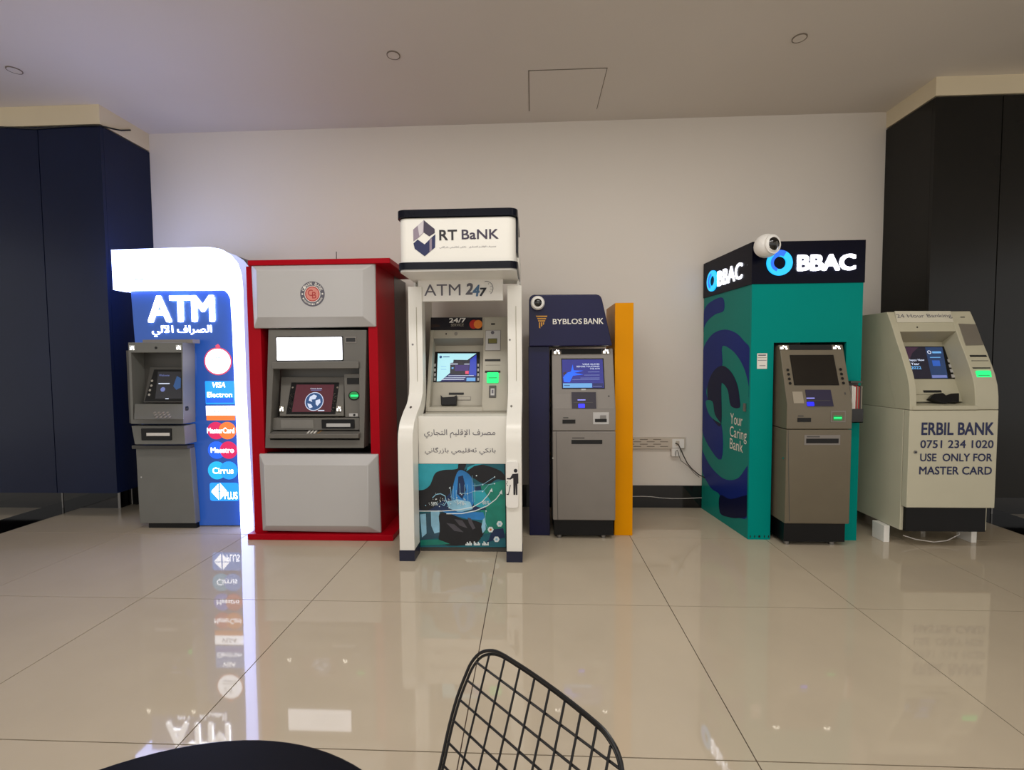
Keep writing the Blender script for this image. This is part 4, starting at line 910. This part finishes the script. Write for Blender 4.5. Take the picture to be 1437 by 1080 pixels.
m = MB(); m.rect(PV5, *K(660, 820)[0], *K(822, 942)[0], 0, .003, M_silver).rect(PV5, *K(672, 832)[0], *K(812, 930)[0], .003, .004, M_tau).rect(PV5, *K(685, 870)[0], *K(782, 922)[0], .004, .006, E_greend, r=.006).rect(PV5, *K(690, 888)[0], *K(775, 904)[0], .006, .0075, E_green); m.build('card_reader', gm, 'green lit card reader')
slot(gm, PV5, *K2(725, 383)[0], *K2(930, 412)[0], 'deposit_slot', M_silver)
MB().pp(PV5, K2(610, 330, 614, 330, 622, 905, 617, 905), 0, .0006, M_greyd).build('door_seam', gm)
sg = Plane((1.806, 0, 0), (0, -1, 0), (0, 0, 1))
MB().dpx(sg, *K2(584, 507)[0], 1.1, 0, .004, M_chrome, n=12).build('lock', gm)

# ================================================================== 6  ivory machine
Lc = crop(1190, 420, .1719); Mc = crop(1190, 580, .1852)
em = thing('cash_machine', 'freestanding ivory cash machine raised on white blocks at the far right', 'cash machine', (2.92, 3.6, 0))
XE0, XE1 = 2.62, 3.212
pe = [atX(x, y, XE1) for x, y in ((1361.9, 436.3), (1371, 457), (1379, 478.4), (1386.5, 496), (1392.8, 512.8), (1397.3, 526), (1400.6, 540.3), (1401.9, 556), (1401.8, 574.7))]
fe = [(q.y, q.z) for q in pe]
yF = fe[-1][0]
PE = VP(yF); ze0 = PE.uv(1330, 712.4)[1]; zeb = .125
sE1 = slope(fe[4][0], fe[4][1], fe[0][0], fe[0][1]); sE2 = slope(fe[8][0], fe[8][1], fe[4][0], fe[4][1])
XDe = sE1.uv(1338, 455)[0]
zr = lambda y, pl: pl.p(0, pl.uv(1300, y)[1]).z
cbE = (yF+.10, zr(565, sE2)+.0); ccE = (fe[1][0]+.10, zr(479, sE1))
ya = wincor(em, XE0, XE1, XDe, .045, fe, 4.12, 0, zr(465, sE1), zr(569, sE2), M_ivory, M_ivoryd, (cbE, ccE))
MB().box(XE0, XE1, yF+.001, yF+.05, ze0, fe[-1][1]-.003, M_ivw).build('door', em, 'off-white lower door with navy lettering', bevel=.004)
MB().prof(XE0, XE1, [(yF+.055, ze0), (yF+.055, fe[-1][1]-.003), (4.12, fe[-1][1]-.003), (4.12, zeb), (yF+.055, zeb)], M_ivw).build('cabinet', em, 'off-white cabinet', bevel=.003)
MB().box(XE0+.02, XE1-.03, yF+.03, yF+.054, zeb, ze0, M_blk).build('kick_panel', em, 'black kick panel')
xf = atZ(1241.9, 761.5, 0).x; xf2 = atZ(1249, 761.5, 0).x
for a, b in ((atZ(1242, 761.5, 0).x, atZ(1250, 761.5, 0).x), (atZ(1362.5, 761.5, 0).x, atZ(1370, 761.5, 0).x)):
    MB().box(a, b, 3.49, 3.61, 0, zeb, M_whitep).build('support_block', em, 'white support block', bevel=.003)
    MB().box(a, b, 3.93, 4.05, 0, zeb, M_whitep).build('support_block', em, 'white support block', bevel=.003)
MB().pp(sE1, Lc(378, 97, 832, 97, 858, 188, 400, 190), 0, .004, mat('label_plate_white', 'd2cdba', .4)).build('label_plate', em)
text(em, sE1, '24 Hour Banking', *Lc(402, 118)[0], *Lc(834, 162)[0], M_txtg, .005, slant=-.12)
MB().rect(sE1, *Lc(918, 141)[0], *Lc(950, 150)[0], 0, .002, M_greyd).build('pin_hole', em)
dots(em, sE1, Lc(563, 228), .8, M_slot, .005, 'pin_hole')
MB().pp(sE1, Lc(897, 200, 1038, 205, 1102, 375, 958, 378), 0, .005, M_chrome).build('chrome_plate', em, 'polished chrome plate')
for q in ((990, 455, 1125, 455, 1131, 470, 996, 470),): MB().pp(sE1, Lc(*q), 0, .004, M_slot).build('slot', em)
MB().pp(sE1, Lc(1006, 499, 1142, 499, 1144, 503, 1008, 503), 0, .003, M_greyd).build('slot_lip', em)
MB().pp(sE2, Lc(1012, 555, 1158, 555, 1163, 569, 1018, 569), 0, .004, M_slot).build('slot', em)
m = MB(); a = sE2.uv(*Lc(1040, 660)[0]); b = sE2.uv(*Lc(1150, 582)[0]); m.rectuv(sE2, a[0], a[1], b[0], b[1], 0, .014, E_green, r=.012).rectuv(sE2, a[0]+.012, (a[1]+b[1])/2-.003, b[0]-.012, (a[1]+b[1])/2+.002, .014, .0145, E_greend); m.build('card_reader', em, 'green lit card reader')
m = MB(); m.pp(sE2, Lc(1084, 684, 1145, 684, 1154, 778, 1094, 778), 0, .006, M_greyd).pp(sE2, Lc(1102, 705, 1134, 705, 1140, 760, 1108, 760), .006, .008, M_silverl).pp(sE2, Lc(1113, 715, 1127, 715, 1130, 735, 1116, 735), .008, .009, M_txtg); m.build('contactless_pad', em)
CE = slope(cbE[0], cbE[1], ccE[0], ccE[1])
m = MB(); m.pp(CE, Lc(440, 385, 815, 385, 872, 648, 500, 650), 0, .004, M_blk); m.build('screen_bezel', em)
m = MB(); m.pp(CE, Lc(452, 390, 765, 392, 812, 645, 510, 646), .004, .005, E_scd).pp(CE, Lc(625, 392, 765, 392, 812, 645, 680, 645), .005, .0055, glow('screen_dusk_blue', '22406e', .7)).pp(CE, Lc(455, 392, 570, 392, 520, 440, 495, 500, 470, 470), .005, .0054, E_scp)
text(em, CE, "Ain't Now", *Lc(497, 490)[0], *Lc(615, 508)[0], E_scl, .006, off=.02, mb=m) if False else text(em, CE, 'Happy New', *Lc(490, 488)[0], *Lc(615, 510)[0], E_scl, .006, off=.02, mb=m)
text(em, CE, 'Year', *Lc(512, 518)[0], *Lc(575, 538)[0], E_scl, .006, off=.02, mb=m); text(em, CE, '2022', *Lc(513, 546)[0], *Lc(588, 572)[0], E_scs, .006, off=.03, mb=m)
u, v = CE.uv(*Lc(658, 433)[0]); m.ring(CE, u, v, .009, .014, .005, .006, E_scl, n=20).rect(CE, *Lc(685, 426)[0], *Lc(752, 442)[0], .0055, .006, E_scs)
m.rect(CE, *Lc(665, 472)[0], *Lc(748, 478)[0], .0055, .006, E_scs).pp(CE, Lc(680, 500, 742, 500, 750, 545, 690, 545), .0055, .006, glow('screen_cobalt', '2a62c8', .8)).pp(CE, Lc(680, 620, 800, 620, 805, 640, 684, 642), .0055, .006, E_scm)
m.build('screen', em, 'lit dark blue new year screen', smooth=False)
for x, y in ((822, 503), (832, 545), (842, 585), (852, 627)): MB().rect(CE, *Lc(x-8, y-13)[0], *Lc(x+9, y+13)[0], .004, .008, M_silverl).build('button', em)
MB().rect(CE, *Lc(618, 742)[0], *Lc(757, 760)[0], 0, .004, M_slot).build('cash_slot', em)
MB().rect(CE, *Lc(560, 773)[0], *Lc(760, 777)[0], 0, .003, M_ivoryd).build('slot_lip', em)
MB().pp(CE, Lc(632, 822, 665, 785, 735, 778, 760, 798, 800, 784, 866, 780, 866, 855, 800, 850, 750, 862, 700, 850), .004, .045, M_blk).build('keypad_shield', em, 'black bow-shaped keypad shield', bevel=.004)
PEf = VP(yF+.0005)
for s_, q, o_ in (('ERBIL BANK', (555, 66, 1108, 163), .025), ('0751 234 1020', (547, 201, 1104, 262), .012), ('USE  ONLY FOR', (545, 303, 1094, 362), .014), ('MASTER CARD', (538, 402, 1091, 462), .014)):
    text(em, PEf, s_, *Mc(*q[:2])[0], *Mc(*q[2:])[0], M_txtb, .001, off=o_+.01)
MB().dpx(PEf, *Mc(510, 292)[0], 2.3, 0, .005, M_steel, n=16).dpx(PEf, *Mc(510, 292)[0], 1.1, .005, .006, M_slot, n=10).build('lock', em)
tag(MB().tube([(2.70, 3.47, .06), (2.78, 3.46, .035), (2.9, 3.45, .02), (3.0, 3.46, .028), (3.12, 3.50, .06), (3.14, 3.55, .1)], .004, M_whcable).build('cable'), 'thin pale cable sagging under the ivory machine', 'cable')

# ================================================================== wall fittings and cables
tr = thing('cable_trunking', 'slotted white cable trunking low on the wall beside the yellow board', 'trunking', (1.0, YW, .67))
N = crop(870, 580, .1296); PWa = VP(YW)
a = PWa.uv(*N(0, 375)[0]); b = PWa.uv(*N(700, 255)[0])
MB().box(a[0]-.3, b[0], YW-.03, YW, a[1], b[1], M_trunk).build('channel', tr, bevel=.002)
PTr = VP(YW-.03)
for y, x0_, n_ in ((281, 130, 4), (306, 60, 4), (332, 130, 4), (357, 60, 4)):
    for k in range(n_):
        xx = x0_+k*145-60
        if 0 < xx < 480: MB().rect(PTr, *N(xx, y-4)[0], *N(xx+85, y+4)[0], 0, .001, M_gap).build('slot', tr)
MB().rect(PTr, *N(562, 275)[0], *N(693, 372)[0], 0, .010, M_whitep).build('socket_plate', tr, bevel=.002)
MB().rect(PTr, *N(600, 295)[0], *N(640, 345)[0], .010, .012, M_trunk, r=.004).build('socket_face', tr)
so = tag(MB().rect(VP(YW-.045), *N(560, 380)[0], *N(650, 465)[0], -.045, 0, M_whitep).build('junction_box', bevel=.003), 'small white square box just below the trunking socket', 'socket box')
def pxt(pts, Y, r, mt): return MB().tube([atY(x, y, Y) for x, y in pts], r, mt)
tag(pxt(N(600, 320, 630, 335, 655, 380, 690, 460, 730, 540, 780, 600, 850, 660, 930, 700), 4.22, .005, M_cable).build('power_cable'), 'dark grey cable hanging from the trunking socket to the teal kiosk', 'cable')
tag(pxt(N(602, 460, 605, 410, 620, 395, 632, 420, 640, 460, 660, 510, 740, 570, 800, 640, 860, 690), 4.235, .0025, M_cable).build('power_cable'), 'thin grey cable looping out of the small square socket box', 'cable')
tag(pxt(N(100, 897, 250, 896, 340, 900, 430, 912, 560, 920, 680, 920, 830, 914, 900, 912), YW-.02, .0028, M_whcable).build('white_cable'), 'thin white cable running along the black baseboard', 'cable')
tag(MB().tube([atY(x, y, 3.783) for x, y in ((-40, 176), (0, 178), (20, 179), (48, 181), (85, 178), (115, 176.5), (134, 176.5))]+[atX(x, y, -3.542) for x, y in ((143, 177), (150, 178.5), (160, 181), (170, 183), (183, 182.5))], .006, M_blk).build('black_cable'), 'black cable running along the top edge of the dark panels at the left', 'cable')
tag(MB().tube([atY(472, 362, 3.7)-Vector((0, 0, .03)), atY(472, 353, 3.7)], .003, M_blk).build('aerial'), 'short thin black wire sticking up from the red kiosk top', 'wire')

# ================================================================== wire chair
ch = thing('wire_chair', 'black wire mesh chair in the foreground beside the round table', 'chair', (-.1, .45, 0))
O = Vector((-.08787, .9105, .76)); dv = Vector((.71212, -.70206, 0)); fd = Vector((-.70206, -.71212, 0)); rr = math.radians(20)
dn = fd*math.sin(rr)+Vector((0, 0, -math.cos(rr))); nn = dv.cross(dn)
BL, RB = .30, .07; sdir_ang = math.radians(98)                       # straight back, then a bend, then the seat
def S(a, b, lift=0):
    base_n = fd*math.cos(rr)+Vector((0, 0, math.sin(rr)))            # towards the sitter
    if b <= BL: P_ = O+dv*a+dn*b; n_ = base_n
    else:
        t = b-BL; tot = math.radians(90-20-6); arc = RB*tot
        th_ = min(t/RB, tot); rest = max(0, t-arc)
        n_ = base_n*math.cos(th_)-dn*math.sin(th_); tg = dn*math.cos(th_)+base_n*math.sin(th_)
        P_ = O+dv*a+dn*BL+base_n*RB-n_*RB+tg*rest
    return P_+n_*lift
aL, aR = -.061, .334; bE = .74
rim = [(-.0602, .251), (-.0609, .2197), (-.0628, .1673), (-.0601, .1148), (-.0515, .0685), (-.0435, .0404), (-.0262, .015), (-.0003, -.0008), (.0278, -.008), (.0754, -.01), (.1287, -.0103), (.1974, -.008), (.2659, -.0023), (.2902, .0045), (.3084, .016), (.32, .0333), (.327, .06), (.331, .12), (.333, .2)]
rim += [(.334+.02*math.sin(max(0, (b-.3)/.44)*3.14), b) for b in [.25+.03*k for k in range(15)]]
rim += [(.33, .70), (.30, .735), (.25, .75), (.135, .755), (.02, .75), (-.03, .735), (-.06, .70)]
rim += [(-.061-.02*math.sin(max(0, (b-.3)/.44)*3.14), b) for b in [.67-.03*k for k in range(14)]]
rd = dens(rim)
m = MB(); m.tube([S(a, b, .0) for a, b in rd], .0032, M_wire, 8, True); m.build('rim', ch)
ca, cb_ = .135, .37
rd2 = [(ca+(a-ca)*.975, cb_+(b-cb_)*.985) for a, b in rd]
MB().tube([S(a, b, -.004) for a, b in rd2], .0028, M_wire, 8, True).build('rim', ch)
def bounds_a(b):                                                     # rim crossings of a row
    xs = []
    for i in range(len(rd2)):
        (a0, b0), (a1, b1) = rd2[i], rd2[(i+1) % len(rd2)]
        if (b0-b)*(b1-b) < 0: xs.append(a0+(a1-a0)*(b-b0)/(b1-b0))
    return min(xs), max(xs)
def bounds_b(a):
    xs = []
    for i in range(len(rd2)):
        (a0, b0), (a1, b1) = rd2[i], rd2[(i+1) % len(rd2)]
        if (a0-a)*(a1-a) < 0: xs.append(b0+(b1-b0)*(a-a0)/(a1-a0))
    return min(xs), max(xs)
for k, a in enumerate([.001, .0435, .085, .124, .161, .197, .232, .265, .2945]):
    b0, b1 = bounds_b(a)
    drift = lambda b: a-.03*(.15-a)*min(b, .35)*1.2
    n_ = 26; MB().tube([S(drift(b0+(b1-b0)*i/n_), b0+(b1-b0)*i/n_, .001) for i in range(n_+1)], 0.0022, M_wire, 6).build('wire', ch)
b = .035
while b < .73:
    a0, a1 = bounds_a(b); MB().tube([S(a0+(a1-a0)*i/8, b, -.0015) for i in range(9)], 0.0022, M_wire, 6).build('wire', ch); b += .0408
# sled base of bent rod
def seatp(a, b): return S(a, b, -.006)
for a in (-.02, .29):
    p1 = seatp(a, .42); p2 = seatp(a, .68); g1 = Vector((p1.x, p1.y, .008))-fd*.05; g2 = Vector((p2.x, p2.y, .008))+fd*.03
    MB().tube([p1, p1*.97+g1*.03, g1*.97+p1*.03, g1, g1*.9+g2*.1, g1*.1+g2*.9, g2, g2*.97+p2*.03, p2*.97+g2*.03, p2], .006, M_wire, 8).build('leg', ch)
MB().tube([seatp(-.02, .42), seatp(.29, .42)], .005, M_wire).tube([seatp(-.02, .68), seatp(.29, .68)], .005, M_wire).build('seat_brace', ch)

# ================================================================== round table
tb = thing('round_table', 'round black table top at the bottom edge of the view', 'table', (-.4404, .3206, 0))
tpz = Plane((-.4404, .3206, 0), (1, 0, 0), (0, 1, 0))
MB().disc(tpz, 0, 0, .382, .712, .74, M_table, n=96).build('table_top', tb, bevel=.004)
MB().disc(tpz, 0, 0, .03, .02, .712, M_wire, n=24).build('pedestal', tb)
MB().disc(tpz, 0, 0, .20, 0, .02, M_wire, n=48).build('base_plate', tb, bevel=.004)
